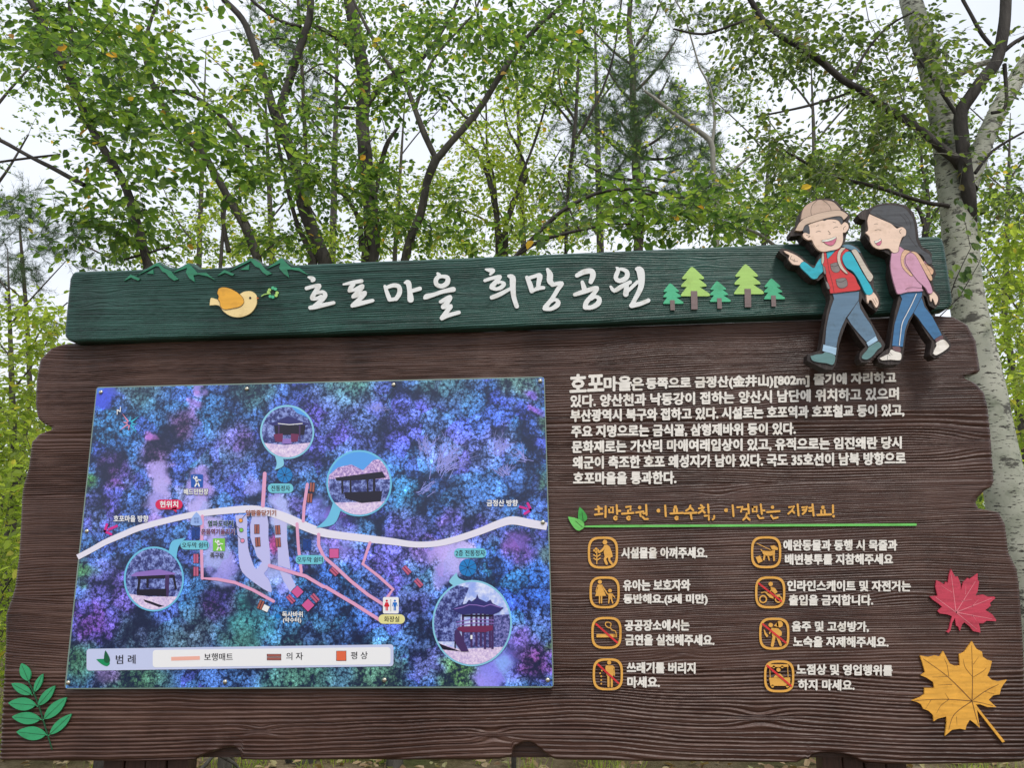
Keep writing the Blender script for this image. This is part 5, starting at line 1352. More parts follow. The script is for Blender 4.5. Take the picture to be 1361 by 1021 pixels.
def leafmat(name, cols, trans=.5, tk=1.7):
    """two-sided leaf: colour varies leaf by leaf; light passes through"""
    m = bpy.data.materials.new(name); m.use_nodes = True
    nt = m.node_tree
    p = nt.nodes['Principled BSDF']; out = nt.nodes['Material Output']
    g = N(nt, 'ShaderNodeNewGeometry'); oi = N(nt, 'ShaderNodeObjectInfo')
    ad = N(nt, 'ShaderNodeMath', operation='ADD'); fr = N(nt, 'ShaderNodeMath', operation='FRACT')
    nt.links.new(g.outputs['Random Per Island'], ad.inputs[0]); nt.links.new(oi.outputs['Random'], ad.inputs[1]); nt.links.new(ad.outputs[0], fr.inputs[0])
    r = ramp(nt, cols)
    nt.links.new(fr.outputs[0], r.inputs['Fac'])
    nt.links.new(r.outputs['Color'], p.inputs['Base Color'])
    p.inputs['Roughness'].default_value = .5
    p.inputs['Specular IOR Level'].default_value = .35
    t = N(nt, 'ShaderNodeBsdfTranslucent')
    gm = N(nt, 'ShaderNodeMix', data_type='RGBA', blend_type='MULTIPLY'); gm.inputs['Factor'].default_value = 1
    gm.inputs['B'].default_value = (tk * 1.15, tk * 1.2, tk * .55, 1)
    nt.links.new(r.outputs['Color'], gm.inputs['A']); nt.links.new(gm.outputs['Result'], t.inputs['Color'])
    mx = N(nt, 'ShaderNodeMixShader'); mx.inputs[0].default_value = trans
    nt.links.new(p.outputs[0], mx.inputs[1]); nt.links.new(t.outputs[0], mx.inputs[2]); nt.links.new(mx.outputs[0], out.inputs['Surface'])
    return m


B_DARK = bark('dark_rough_bark', (.022, .020, .018), (.090, .082, .074), bump=1.0)
B_GREY = bark('grey_bark', (.035, .032, .028), (.125, .115, .10), bump=1.0)
B_PALE = bark('pale_bark', (.17, .165, .14), (.34, .33, .29))
B_PINE = bark('pine_bark', (.04, .033, .028), (.12, .10, .085), scale=9)
B_BIRCH = birch_bark()
L_DEEP = leafmat('deep_green_leaf', [(0, (.034, .066, .026)), (.3, (.058, .108, .034)), (.6, (.088, .150, .040)), (.85, (.140, .205, .048)), (.986, (.19, .24, .06)), (.991, (.38, .26, .06)), (1, (.35, .18, .04))], .55, 2.15)
L_MID = leafmat('mid_green_leaf', [(0, (.042, .076, .034)), (.35, (.082, .134, .044)), (.7, (.135, .195, .056)), (.975, (.21, .26, .07)), (.985, (.42, .32, .07)), (1, (.40, .23, .05))], .55, 2.1)
L_BIRCH = leafmat('birch_leaf', [(0, (.034, .054, .028)), (.35, (.066, .102, .038)), (.75, (.108, .155, .046)), (.96, (.17, .21, .06)), (1, (.15, .10, .05))], .5, 2.0)
L_YEL = leafmat('yellow_green_leaf', [(0, (.13, .18, .04)), (.4, (.19, .255, .055)), (.75, (.26, .32, .07)), (.96, (.32, .35, .09)), (1, (.42, .32, .08))], .58, 2.0)
L_PINE = leafmat('pine_needle', [(0, (.03, .065, .032)), (.6, (.055, .11, .05)), (1, (.10, .16, .075))], .3)


class Tubes:
    def __init__(s): s.v = []; s.f = []; s.n = 0

    def add(s, pts, radii, k=6, wob=0.0, seed=0):
        pts = [Vector(p) for p in pts]
        n = len(pts)
        ref = Vector((0.13, 0.31, 0.94))
        rows = []
        for i, p in enumerate(pts):
            t = (pts[min(n - 1, i + 1)] - pts[max(0, i - 1)])
            if t.length < 1e-7: t = Vector((0, 0, 1))
            t.normalize()
            a = t.cross(ref if abs(t.dot(ref)) < .95 else Vector((1, 0, 0))).normalized()
            b = t.cross(a)
            row = []
            for j in range(k):
                an = 2 * math.pi * j / k
                r = radii[i]
                if wob: r *= 1 + wob * (mnoise.noise(Vector((p.x * 6 + math.cos(an) * 1.4 + seed, p.y * 6 + math.sin(an) * 1.4, p.z * 5))))
                row.append(p + a * (r * math.cos(an)) + b * (r * math.sin(an)))
            rows.append(row)
        base = s.n
        for row in rows: s.v += [tuple(q) for q in row]
        s.n += n * k
        for i in range(n - 1):
            for j in range(k):
                j2 = (j + 1) % k
                s.f.append((base + i * k + j, base + i * k + j2, base + (i + 1) * k + j2, base + (i + 1) * k + j))

    def build(s, name, mat, parent):
        f = np.array(s.f)
        return link(name, np_mesh(name, s.v, f.ravel(), [4] * len(f), mat, smooth=True), parent)


LEAF2D = np.array([(0, 0, 0), (.26, .28, .10), (.66, .25, .08), (1.0, 0, -.05), (.66, -.25, .08), (.26, -.28, .10)])   # along, across, fold height


class Leaves:
    def __init__(s): s.p = []; s.d = []; s.u = []; s.sz = []

    def add(s, p, d, u, sz):
        s.p.append(p); s.d.append(d); s.u.append(u); s.sz.append(sz)

    def frames(s):
        P = np.array(s.p); Dd = np.array(s.d); U = np.array(s.u); S_ = np.array(s.sz)
        Dd /= np.linalg.norm(Dd, axis=1, keepdims=True)
        X = np.cross(Dd, U); X /= np.linalg.norm(X, axis=1, keepdims=True) + 1e-9
        Nn = np.cross(X, Dd)
        return P, Dd, X, Nn, S_

    def build(s, name, mat, parent, skip=None, shape=LEAF2D, kind='stuff'):
        P, Dd, X, Nn, S_ = s.frames()
        if skip is not None:
            keep = np.ones(len(P), bool); keep[skip] = False
            P, Dd, X, Nn, S_ = P[keep], Dd[keep], X[keep], Nn[keep], S_[keep]
        rs = np.random.default_rng(len(P))
        asp = rs.uniform(.8, 1.25, (len(P), 1, 1))
        V = P[:, None] + S_[:, None, None] * (Dd[:, None] * shape[None, :, 0:1] + X[:, None] * shape[None, :, 1:2] * asp + Nn[:, None] * shape[None, :, 2:3])
        n = len(P); k = len(shape)
        i = np.arange(n)[:, None] * k
        Q_ = np.concatenate([i + np.array([[0, 1, 2, 3]]), i + np.array([[0, 3, 4, 5]])], 0).reshape(-1)
        o = link(name, np_mesh(name, V.reshape(-1, 3), Q_, [4] * (2 * n), mat, smooth=False), parent)
        if kind: o['kind'] = kind
        return o


HOLES = [(285, 55, 45, 60, .95), (39, 150, 40, 25, .7), (30, 228, 55, 38, .85), (55, 310, 45, 40, .7), (247, 250, 28, 26, .7), (442, 105, 18, 40, .8), (516, 150, 38, 25, .75), (545, 205, 30, 26, .7), (460, 285, 26, 26, .6),
         (935, 68, 55, 36, .9), (863, 230, 40, 26, .6), (719, 205, 26, 22, .6), (775, 212, 26, 26, .6), (891, 308, 42, 22, .7), (1088, 155, 58, 40, .95), (1320, 8, 24, 12, .6), (370, 145, 22, 30, .5), (620, 270, 24, 20, .4), (1190, 90, 30, 30, .4), (80, 385, 45, 40, .85), (20, 410, 40, 40, .5), (300, 150, 30, 20, .4), (985, 190, 22, 40, .5)]


def density(px, py):
    d = 1.0
    for x, y, rx, ry, k in HOLES:
        r2 = ((px - x) / rx) ** 2 + ((py - y) / ry) ** 2
        if r2 < 4: d *= 1 - k * math.exp(-r2 * r2 * .6)
    return d


def rv(s=1.0): return Vector((random.gauss(0, s), random.gauss(0, s), random.gauss(0, s)))


def clump(tw, lv, start, target, size, nside, lper, r0, flatness=.75):
    """a twig from start to target with side twiglets carrying leaves"""
    axis = target - start
    L = axis.length
    if L < .05: return
    n = 6
    bend = rv(.10 * L); bend.z = abs(bend.z) * .6
    pts = []
    for i in range(n + 1):
        t = i / n
        pts.append(start + axis * t + bend * math.sin(math.pi * t))
    tw.add(pts, [r0 * (1 - .7 * i / n) for i in range(n + 1)], k=4)
    def along(t):
        q = t * n; i = min(n - 1, int(q))
        return pts[i].lerp(pts[i + 1], q - i)
    lead = min(L, 1.0)
    for k in range(nside):
        t = 1 - (lead / L) * (1 - (k + random.random() * .7) / nside)
        if t > 1: continue
        b = along(max(0, t))
        side = Vector((random.gauss(0, 1), random.gauss(0, 1), random.gauss(0, .35)))
        dirv = (axis.normalized() * .7 + side.normalized()).normalized()
        ln = random.uniform(.16, .42) * (size / .07) ** .5
        m = b + dirv * ln * .5 + Vector((0, 0, .02))
        e = b + dirv * ln + Vector((0, 0, -.16 * ln))
        tw.add([b, m, e], [r0 * .32, r0 * .25, .0008], k=3)
        upv = Vector((random.gauss(0, .28), random.gauss(0, .28), 1)).normalized()
        lat = dirv.cross(upv).normalized()
        for q in range(lper):
            s_ = (q + .6) / lper
            p = (b.lerp(m, s_ * 2) if s_ < .5 else m.lerp(e, s_ * 2 - 1))
            sg = 1 if q % 2 else -1
            if q == lper - 1: d = dirv + Vector((0, 0, -.3))
            else: d = dirv * .55 + lat * sg * .8 + Vector((0, 0, -random.uniform(.0, .65)))
            u = upv + rv(.38)
            lv.add(tuple(p), tuple(d + rv(.12)), tuple(u), size * random.uniform(.62, 1.2))


def needles(nd, tw, start, target, r0, n=9, ln=.09):
    axis = target - start
    L = axis.length
    if L < .05: return
    pts = [start + axis * (i / 4) + Vector((0, 0, .08 * L * math.sin(math.pi * i / 4))) for i in range(5)]
    tw.add(pts, [r0 * (1 - .2 * i) for i in range(4)] + [.001], k=4)
    for k in range(n):
        t = random.uniform(max(0, 1 - .7 / L), 1)
        b = start + axis * t
        d0 = (axis.normalized() + rv(.6)).normalized()
        e = b + d0 * random.uniform(.08, .2)
        tw.add([b, e], [.003, .001], k=3)
        for q in range(26):
            s_ = random.random()
            p = b.lerp(e, s_)
            d = (d0 * .8 + rv(.55))
            nd.append((tuple(p), tuple(d.normalized() * ln * random.uniform(.7, 1.2))))


def build_needles(nd, name, mat, parent):
    P = np.array([a for a, b in nd]); Dv = np.array([b for a, b in nd])
    rs = np.random.default_rng(3)
    side = np.cross(Dv, rs.normal(size=Dv.shape)); side /= np.linalg.norm(side, axis=1, keepdims=True) + 1e-9
    V = np.stack([P - side * .0017, P + side * .0017, P + Dv], 1).reshape(-1, 3)
    o = link(name, np_mesh(name, V, np.arange(len(V)), [3] * len(P), mat, smooth=False), parent)
    o['kind'] = 'stuff'
    return o


def skel_nodes(limbs):
    nd = []
    for pts, rad in limbs:
        for i in range(len(pts) - 1):
            k = max(1, int((pts[i + 1] - pts[i]).length / .18))
            for j in range(k):
                nd.append((pts[i].lerp(pts[i + 1], j / k), rad[i] + (rad[i + 1] - rad[i]) * j / k))
        nd.append((pts[-1], rad[-1]))
    return nd


LEAF_ME = {}


def leaf_mesh(mat):
    if mat.name not in LEAF_ME:
        me = bpy.data.meshes.new('leaf')
        f = [(0, 1, 2, 3), (0, 3, 4, 5)]
        me.from_pydata([tuple(v) for v in LEAF2D], [], f); me.materials.append(mat)
        LEAF_ME[mat.name] = me
    return LEAF_ME[mat.name]


def tree(name, label, cat, Y, limbs, bark_m, leaf_m, targets, size=.07, nside=7, lper=5, spread=.9, group=None, singles=0, dens=.68, k=9, wob=.18, needle=False, maxd=2.4, base=None, top_up=3.0, leaf_name='crown', r_branch=.0045):
    """limbs: list of (pixel polyline [(px, py, width_px[, dY])], extend_to_ground, bark or None); targets: list of (px, py, rx, ry, count)"""
    b0 = limbs[0][0][0]
    P0 = at(b0[0], b0[1], Y)
    gx = base if base is not None else P0.x
    root = empty(name, (gx, Y, 0), label, cat, group)
    L3 = []
    tb = {}
    for li, (poly, flags, bm_) in enumerate(limbs):
        pts = densify([tuple(p) + (0,) * (4 - len(p)) for p in poly], 4) if len(poly) > 2 else [tuple(p) + (0,) * (4 - len(p)) for p in poly]
        P, R_ = [], []
        for px, py, wpx, dy in pts:
            q = at(px, py, Y + dy)
            P.append(q); R_.append(wpx / 2 * (q.y / F_PX) / 1.0)
        if 'g' in flags:                      # down to the ground
            d = P[0] - P[1]
            n_ = 5
            bot = Vector((gx + (P[0].x - P0.x), Y + (P[0].y - P0.y) * .5, -.12))
            ext = [bot.lerp(P[0], (i / n_)) for i in range(n_)]
            # ease so the lean continues smoothly
            for i in range(n_): ext[i].x = bot.x + (P[0].x - bot.x) * (i / n_) ** 1.3
            P = ext + P; R_ = [R_[0] * (1.35 - .35 * i / n_) for i in range(n_)] + R_
            R_[0] *= 1.25
        if 't' in flags:                      # carries on above the picture
            d = (P[-1] - P[-3]).normalized() if len(P) > 2 else (P[-1] - P[-2]).normalized()
            d = (d + Vector((0, 0, .5))).normalized()
            e = top_up
            r_ = R_[-1]
            last = P[-1]
            for i in range(1, 6):
                P.append(last + d * e * i / 5 + Vector((math.sin(i * 1.7 + li), math.cos(i * 1.3 + li), 0)) * .08); R_.append(r_ * (1 - .17 * i))
        L3.append((P, R_))
        key = (bm_ or bark_m).name
        tb.setdefault(key, (Tubes(), bm_ or bark_m))[0].add(P, R_, k=k if max(R_) > .03 else 6, wob=wob, seed=li * 7)
    nodes = skel_nodes(L3)
    NP = np.array([tuple(a) for a, b in nodes]); NR = np.array([b for a, b in nodes])
    tw, lv, nd = Tubes(), Leaves(), []
    T = []
    for (cx, cy, rx, ry, cnt) in targets:
        for _ in range(int(cnt * (.95 if needle else dens))):
            for _try in range(6):
                px, py = random.gauss(cx, rx * .55), random.gauss(cy, ry * .55)
                if random.random() < density(px, py): break
            else: continue
            yy = max(3.35, Y + random.gauss(0, spread))
            q = at(px, py, yy)
            if q.z < .25: continue
            T.append(q)
    T.sort(key=lambda q: float(np.min(np.sum((NP - np.array(q)) ** 2, 1))))
    NPl = np.zeros((len(NP) + 4 * len(T), 3)); NRl = np.zeros(len(NPl)); nn = len(NP)
    NPl[:nn] = NP; NRl[:nn] = NR
    for q in T:
        d2 = np.sum((NPl[:nn] - np.array(q)) ** 2, 1) + np.where(NPl[:nn, 2] > q.z + .3, .6, 0)
        i = int(np.argmin(d2)); dist = math.sqrt(float(np.sum((NPl[i] - np.array(q)) ** 2)))
        st = Vector(NPl[i])
        if dist > maxd: continue
        r0 = min(float(NRl[i]) * .7, r_branch * (.5 + dist))
        r0 = max(r0, .0022)
        if needle: needles(nd, tw, st, q, r0)
        else: clump(tw, lv, st, q, size, nside, lper, r0)
        ext = np.array([tuple(st.lerp(q, t)) for t in (.35, .6, .85, 1.0)])
        NPl[nn:nn + 4] = ext; NRl[nn:nn + 4] = [r0 * .9, r0 * .75, r0 * .5, r0 * .4]; nn += 4
    def local(arr): return arr
    for (tbv, mt) in tb.values():
        tbv.v = [(x - gx, y - Y, z) for x, y, z in tbv.v]
        tbv.build('trunk' if mt is bark_m else 'limb', mt, root)
    if tw.n:
        tw.v = [(x - gx, y - Y, z) for x, y, z in tw.v]
        o = tw.build('twigs', bark_m, root); o['kind'] = 'stuff'
    if needle:
        nd = [((a[0] - gx, a[1] - Y, a[2]), b) for a, b in nd]
        build_needles(nd, 'crown', leaf_m, root)
    elif lv.p:
        skip = None
        if singles:
            cand = []
            for i, p in enumerate(lv.p):
                px, py = proj(Vector(p))
                if 0 < px < 1361 and 0 < py < 1015 and not (90 < px < 1262 and py > 352 - .037 * (px - 90)) and not (py > 440 and 60 < px < 1310):
                    cand.append((p[1] / lv.sz[i], i))
            cand.sort()
            skip = [i for _, i in cand[:singles]]
        lv.p = [(x - gx, y - Y, z) for x, y, z in lv.p]
        if skip:
            P, Dd, X, Nn, S_ = lv.frames()
            me = leaf_mesh(leaf_m)
            for i in skip:
                o = link('leaf', me, root)
                m4 = Matrix(((Dd[i][0], X[i][0], Nn[i][0]), (Dd[i][1], X[i][1], Nn[i][1]), (Dd[i][2], X[i][2], Nn[i][2]))).to_4x4()
                o.matrix_local = Matrix.Translation(Vector(P[i])) @ m4 @ Matrix.Diagonal((S_[i],) * 3 + (1,))
        lv.build(leaf_name, leaf_m, root, skip=skip)
    return root


# each tree is traced where its limbs show, then goes down to the ground and on above the picture
tree('leafy_tree', 'dark leaning tree with large green leaves rising behind the left end of the title board', 'tree', 4.6,
     [([(197, 354, 13), (180, 290, 13), (163, 240, 12), (130, 185, 12), (112, 150, 11), (92, 100, 11), (82, 84, 12), (62, 40, 10), (40, 0, 10)], 'gt', None),
      ([(86, 88, 6), (95, 62, 6), (93, 20, 5), (90, -20, 4)], 't', None),
      ([(112, 246, 7), (75, 226, 7), (40, 208, 6), (0, 186, 6), (-60, 160, 5)], '', None), ([(80, 205, 3), (45, 209, 4), (0, 215, 4), (-40, 220, 3)], '', None),
      ([(165, 345, 3), (200, 335, 3), (225, 328, 3)], '', None)],
     B_DARK, L_DEEP, [(120, 60, 150, 70, 46), (190, 140, 110, 90, 40), (100, 270, 100, 70, 24), (170, 310, 80, 40, 12), (20, 60, 60, 90, 16), (220, -80, 200, 120, 26), (0, -100, 200, 120, 14), (250, 230, 80, 50, 18)], size=.066, singles=300, spread=.55, nside=6, lper=6)
tree('leafy_tree', 'slender tree leaning left behind the mountain emblems, third trunk from the left', 'tree', 5.6,
     [([(343, 345, 13), (325, 300, 12), (302, 260, 11), (270, 205, 11), (245, 180, 11), (222, 150, 9), (205, 120, 8)], 'g', None), ([(205, 120, 8), (192, 70, 7), (198, 35, 6), (210, 0, 5)], 't', None),
      ([(300, 258, 5), (296, 290, 6), (304, 335, 7)], 'g', None), ([(210, 124, 7), (245, 122, 6), (290, 150, 7), (330, 195, 6)], '', None)],
     B_GREY, L_MID, [(190, 90, 120, 90, 34), (330, 230, 70, 80, 22), (220, 320, 60, 30, 8), (200, -80, 160, 90, 24), (320, 130, 50, 60, 14)], size=.062, singles=120, spread=.6)
tree('leafy_tree', 'dark forked tree with two stems parting above the left word of the title', 'tree', 6.4,
     [([(432, 348, 20), (415, 305, 19), (402, 270, 18), (398, 235, 17), (382, 190, 17), (368, 152, 17)], 'g', None), ([(366, 155, 13), (352, 110, 13), (335, 55, 11), (322, 25, 10), (298, 0, 9)], 't', None),
      ([(370, 150, 13), (385, 105, 13), (400, 60, 12), (411, 25, 11), (413, 0, 11)], 't', None), ([(400, 35, 6), (375, 28, 6), (340, 5, 5), (320, -20, 5)], '', None), ([(418, 345, 9), (396, 300, 7), (380, 240, 6), (362, 150, 4)], 'g', None)],
     B_DARK, L_DEEP, [(400, 200, 90, 70, 40), (430, 240, 80, 50, 32), (380, 60, 80, 70, 24), (470, 110, 60, 80, 12), (380, -90, 150, 90, 22), (390, 310, 70, 40, 16)], size=.065, singles=150, spread=.7)
tree('leafy_tree', 'thickest dark straight trunk standing behind the middle of the title board', 'tree', 7.4,
     [([(492, 345, 25), (494, 300, 24), (491, 260, 22), (486, 215, 21), (482, 160, 20), (484, 110, 21), (478, 70, 21), (470, 30, 19), (464, 0, 17)], 'gt', None), ([(488, 140, 9), (505, 115, 10), (522, 100, 9), (548, 90, 7), (575, 60, 6), (600, 20, 5)], 't', None),
      ([(476, 145, 6), (455, 142, 5), (434, 141, 5)], '', None), ([(478, 140, 5), (455, 112, 4), (430, 93, 3)], '', None), ([(480, 330, 8), (478, 295, 7), (465, 270, 6), (452, 255, 4)], '', None), ([(500, 255, 6), (506, 220, 7), (515, 190, 7), (530, 168, 4)], '', None),
      ([(470, 65, 9), (445, 48, 9), (420, 35, 8), (400, 25, 5)], '', None)],
     B_DARK, L_MID, [(470, 30, 120, 60, 30), (520, 260, 60, 60, 22), (560, 60, 80, 60, 26), (480, -100, 160, 90, 24)], size=.06, spread=.8)
tree('leafy_tree', 'grey cherry tree forking into a wide Y right of the thick trunk', 'tree', 6.2,
     [([(538, 345, 13), (548, 310, 12), (560, 280, 12), (568, 240, 12), (580, 210, 13)], 'g', None), ([(580, 212, 9), (565, 180, 9), (553, 150, 8), (540, 115, 7), (520, 90, 6), (495, 50, 5), (470, 0, 4)], 't', None),
      ([(582, 210, 10), (600, 188, 10), (618, 168, 10), (640, 140, 9), (665, 100, 9), (685, 70, 8), (710, 40, 7), (750, 5, 6)], 't', None), ([(551, 146, 6), (562, 115, 5), (575, 80, 5), (600, 50, 4), (630, 18, 3)], 't', None), ([(640, 140, 4), (625, 160, 4), (588, 120, 3)], '', None)],
     B_GREY, L_DEEP, [(610, 50, 100, 60, 44), (700, 60, 80, 60, 30), (560, 120, 60, 60, 16), (650, -90, 180, 90, 28), (740, 20, 60, 60, 18), (520, 300, 50, 40, 16), (610, 300, 50, 40, 14)], size=.066, singles=150, spread=.7)
tree('leafy_tree', 'clump of thin dark upright stems behind the gap in the title', 'tree', 8.6,
     [([(662, 345, 8), (660, 290, 8), (650, 240, 6), (635, 205, 5), (620, 190, 4), (600, 175, 3)], 'g', None), ([(664, 340, 5), (660, 280, 5), (655, 230, 4), (632, 160, 3), (618, 130, 2)], 'g', None), ([(668, 340, 4), (660, 270, 4), (648, 215, 4), (646, 140, 3), (640, 60, 3)], 't', None),
      ([(666, 330, 6), (680, 270, 6), (700, 235, 5), (690, 200, 4), (675, 170, 3), (668, 130, 3)], '', None), ([(672, 300, 7), (690, 250, 7), (700, 225, 6)], 'g', None), ([(655, 300, 4), (630, 285, 3), (590, 275, 3), (560, 272, 2)], '', None)],
     B_DARK, L_YEL, [(660, 240, 80, 80, 56), (630, 160, 60, 60, 26), (700, 170, 50, 80, 26), (690, 300, 60, 40, 22), (600, 260, 60, 60, 22)], size=.058, spread=.9, maxd=2.8)
tree('leafy_tree', 'thin tree with upswept fine branches behind the second word of the title', 'tree', 7.6,
     [([(752, 340, 5), (755, 250, 5), (762, 190, 6), (766, 140, 5), (770, 60, 4), (776, 0, 4)], 'gt', None), ([(762, 190, 5), (780, 160, 5), (800, 120, 4), (815, 75, 3), (822, 30, 3)], 't', None), ([(760, 165, 4), (735, 135, 3), (700, 108, 3)], '', None), ([(764, 160, 4), (745, 120, 3), (742, 80, 3)], '', None),
      ([(690, 240, 4), (710, 190, 4), (725, 140, 3), (740, 80, 2)], '', None)],
     B_DARK, L_MID, [(760, 60, 80, 70, 40), (780, 150, 80, 60, 30), (740, 260, 70, 50, 24), (780, -90, 130, 90, 20), (720, 130, 50, 50, 16)], size=.052, spread=.8, maxd=2.6)
tree('pine_tree', 'dark-needled pine with whorled branches standing between the words and the painted trees', 'tree', 10.0,
     [([(848, 345, 14), (850, 280, 13), (845, 220, 13), (847, 180, 12), (841, 130, 10), (842, 90, 9), (836, 40, 8), (838, 0, 7)], 'gt', None)] +
     [([(846, y0, 5), ((846 + x1) / 2, (y0 + y1) / 2 + 6, 4), (x1, y1, 2)], '', None) for y0, x1, y1 in ((240, 770, 215), (215, 790, 165), (200, 900, 160), (230, 930, 240), (250, 960, 262), (190, 810, 130), (170, 890, 100), (140, 800, 80), (120, 900, 50), (262, 800, 275), (210, 920, 200), (90, 780, 30), (60, 880, 0), (255, 895, 250))],
     B_PINE, L_PINE, [(800, 180, 70, 70, 120), (900, 190, 70, 80, 120), (845, 110, 70, 60, 70), (930, 90, 60, 60, 40), (780, 260, 60, 40, 36), (900, 250, 70, 40, 50), (840, -20, 90, 80, 26)], needle=True, maxd=3.2, spread=.9, r_branch=.005)
tree('leafy_tree', 'pale bent sapling leaning left above the painted pines on the title board', 'tree', 7.0,
     [([(953, 345, 7), (952, 262, 7), (948, 225, 7), (945, 190, 8), (925, 172, 7), (895, 150, 6), (870, 130, 5), (856, 120, 4)], 'g', None), ([(946, 190, 5), (950, 160, 4), (945, 120, 3), (930, 90, 3)], 't', None), ([(952, 250, 5), (970, 230, 4), (1000, 205, 3)], '', None), ([(1040, 335, 5), (1010, 312, 5), (980, 300, 4)], '', None)],
     B_PALE, L_MID, [(960, 290, 80, 40, 40), (990, 220, 50, 50, 20), (900, 270, 70, 40, 22), (930, 130, 40, 50, 10), (1030, 260, 60, 50, 26)], size=.052, spread=.7, maxd=2.6)
tree('young_tree', 'low dark branch with bright fresh leaves sweeping right just above the title board', 'tree', 4.0,
     [([(676, 350, 6), (700, 325, 6), (725, 300, 6), (750, 278, 6), (780, 262, 5), (805, 254, 5), (850, 250, 4), (870, 246, 2)], 'g', None), ([(690, 338, 5), (715, 322, 5), (745, 312, 5), (780, 304, 4), (815, 298, 3), (850, 298, 2)], '', None), ([(772, 308, 3), (762, 290, 3), (742, 240, 2)], '', None)],
     B_DARK, L_DEEP, [(860, 260, 70, 30, 34), (790, 290, 80, 28, 22), (960, 290, 60, 24, 12), (720, 310, 60, 30, 12), (900, 285, 60, 22, 14)], size=.058, singles=200, spread=.25, nside=4, lper=4, maxd=1.2)
DL = B_DARK
birch = tree('birch_tree', 'tall white birch with dark marks rising at the right edge behind the sign', 'tree', 4.4,
     [([(1372, 800, 60), (1346, 700, 52), (1330, 620, 48), (1314, 540, 46), (1299, 470, 46), (1286, 400, 44), (1278, 340, 43), (1272, 280, 44), (1264, 220, 40), (1254, 160, 36), (1243, 110, 34), (1225, 50, 32), (1210, 0, 30)], 'gt', None),
      ([(1286, 250, 26, .05), (1305, 195, 25, .1), (1328, 145, 24, .15), (1348, 110, 22, .2), (1372, 70, 20, .2), (1400, 20, 18, .2)], 't', None),
      ([(1258, 112, 10, -.05), (1275, 98, 10, -.05), (1300, 86, 9, -.05), (1330, 78, 8, -.05)], '', None),
      ([(1291, 345, 10, .04), (1290, 300, 16, -.03), (1288, 262, 18, -.10), (1283, 225, 18, -.13), (1279, 185, 18, -.15), (1277, 150, 18, -.16), (1290, 128, 17, -.17), (1307, 104, 17, -.18), (1324, 82, 16, -.18), (1332, 50, 16, -.18), (1336, 20, 15, -.18), (1337, -10, 15, -.18)], 't', DL),
      ([(1279, 232, 14, -.02), (1272, 214, 14, -.12), (1255, 200, 13, -.14), (1230, 178, 12, -.16), (1205, 160, 12, -.18), (1175, 142, 11, -.2), (1145, 120, 10, -.22), (1120, 106, 10, -.24), (1090, 80, 10, -.26), (1060, 60, 10, -.28), (1035, 45, 9, -.3), (1015, 28, 9, -.3), (998, 0, 8, -.3), (975, -40, 7, -.3)], 't', DL),
      ([(1268, 276, 7, 0), (1252, 272, 6, -.1), (1235, 270, 6, -.12), (1200, 260, 6, -.14), (1165, 248, 6, -.16), (1130, 240, 5, -.18), (1095, 228, 5, -.2), (1060, 210, 4, -.2), (1035, 195, 3, -.2)], '', DL),
      ([(1140, 118, 4, -.2), (1115, 128, 4, -.2), (1075, 140, 4, -.2), (1040, 148, 3, -.2), (1005, 155, 3, -.2)], '', DL),
      ([(1322, 65, 6, -.18), (1305, 45, 6, -.18), (1290, 18, 5, -.18), (1280, 0, 5, -.18)], 't', DL), ([(1334, 68, 6, -.18), (1350, 55, 6, -.18), (1375, 42, 5, -.18)], '', DL),
      ([(1270, 150, 6, -.16), (1240, 105, 5, -.16), (1215, 70, 4, -.16)], '', DL), ([(1130, 110, 4, -.2), (1150, 70, 4, -.2), (1180, 35, 3, -.2), (1215, 15, 3, -.2)], '', DL), ([(1010, 20, 5, -.3), (975, 32, 4, -.3), (935, 45, 4, -.3), (895, 38, 3, -.3)], '', DL),
      ([(1335, 85, 6, -.1), (1337, 140, 5, -.1), (1318, 150, 5, -.1)], '', DL), ([(1296, 230, 5, -.1), (1320, 200, 4, -.1), (1361, 175, 3, -.1)], '', DL)],
     B_BIRCH, L_BIRCH, [(1040, 60, 90, 60, 44), (1140, 60, 100, 60, 50), (1225, 60, 70, 50, 18), (1345, 120, 40, 90, 16), (1110, 230, 100, 50, 42), (1160, 165, 70, 40, 26), (960, 30, 70, 40, 22), (1340, 260, 50, 60, 12), (1180, -110, 240, 70, 34), (980, 120, 40, 60, 12), (1030, 190, 50, 40, 12)],
     size=.041, singles=150, dens=.6, spread=.42, k=16, wob=.06, maxd=1.6, nside=7, lper=6, base=at(1405, 900, 4.4).x, r_branch=.0035)
tree('leafy_tree', 'small dark tree fanning into four thin limbs between the girl cutout and the birch', 'tree', 7.8,
     [([(1228, 345, 9), (1230, 315, 9), (1232, 290, 8)], 'g', None), ([(1230, 305, 6), (1222, 280, 6), (1205, 262, 5), (1185, 235, 4), (1160, 215, 3)], '', None), ([(1233, 295, 6), (1234, 262, 5), (1226, 225, 4), (1222, 190, 3), (1205, 150, 2)], 't', None), ([(1232, 300, 6), (1248, 278, 5), (1262, 255, 4)], '', None), ([(1200, 258, 3), (1180, 240, 3), (1150, 235, 2)], '', None)],
     B_DARK, L_MID, [(1130, 230, 90, 60, 50), (1200, 220, 80, 60, 50), (1080, 290, 60, 40, 26), (1130, 160, 100, 50, 26), (1250, 300, 60, 40, 20)], size=.058, spread=.8, maxd=3.0)

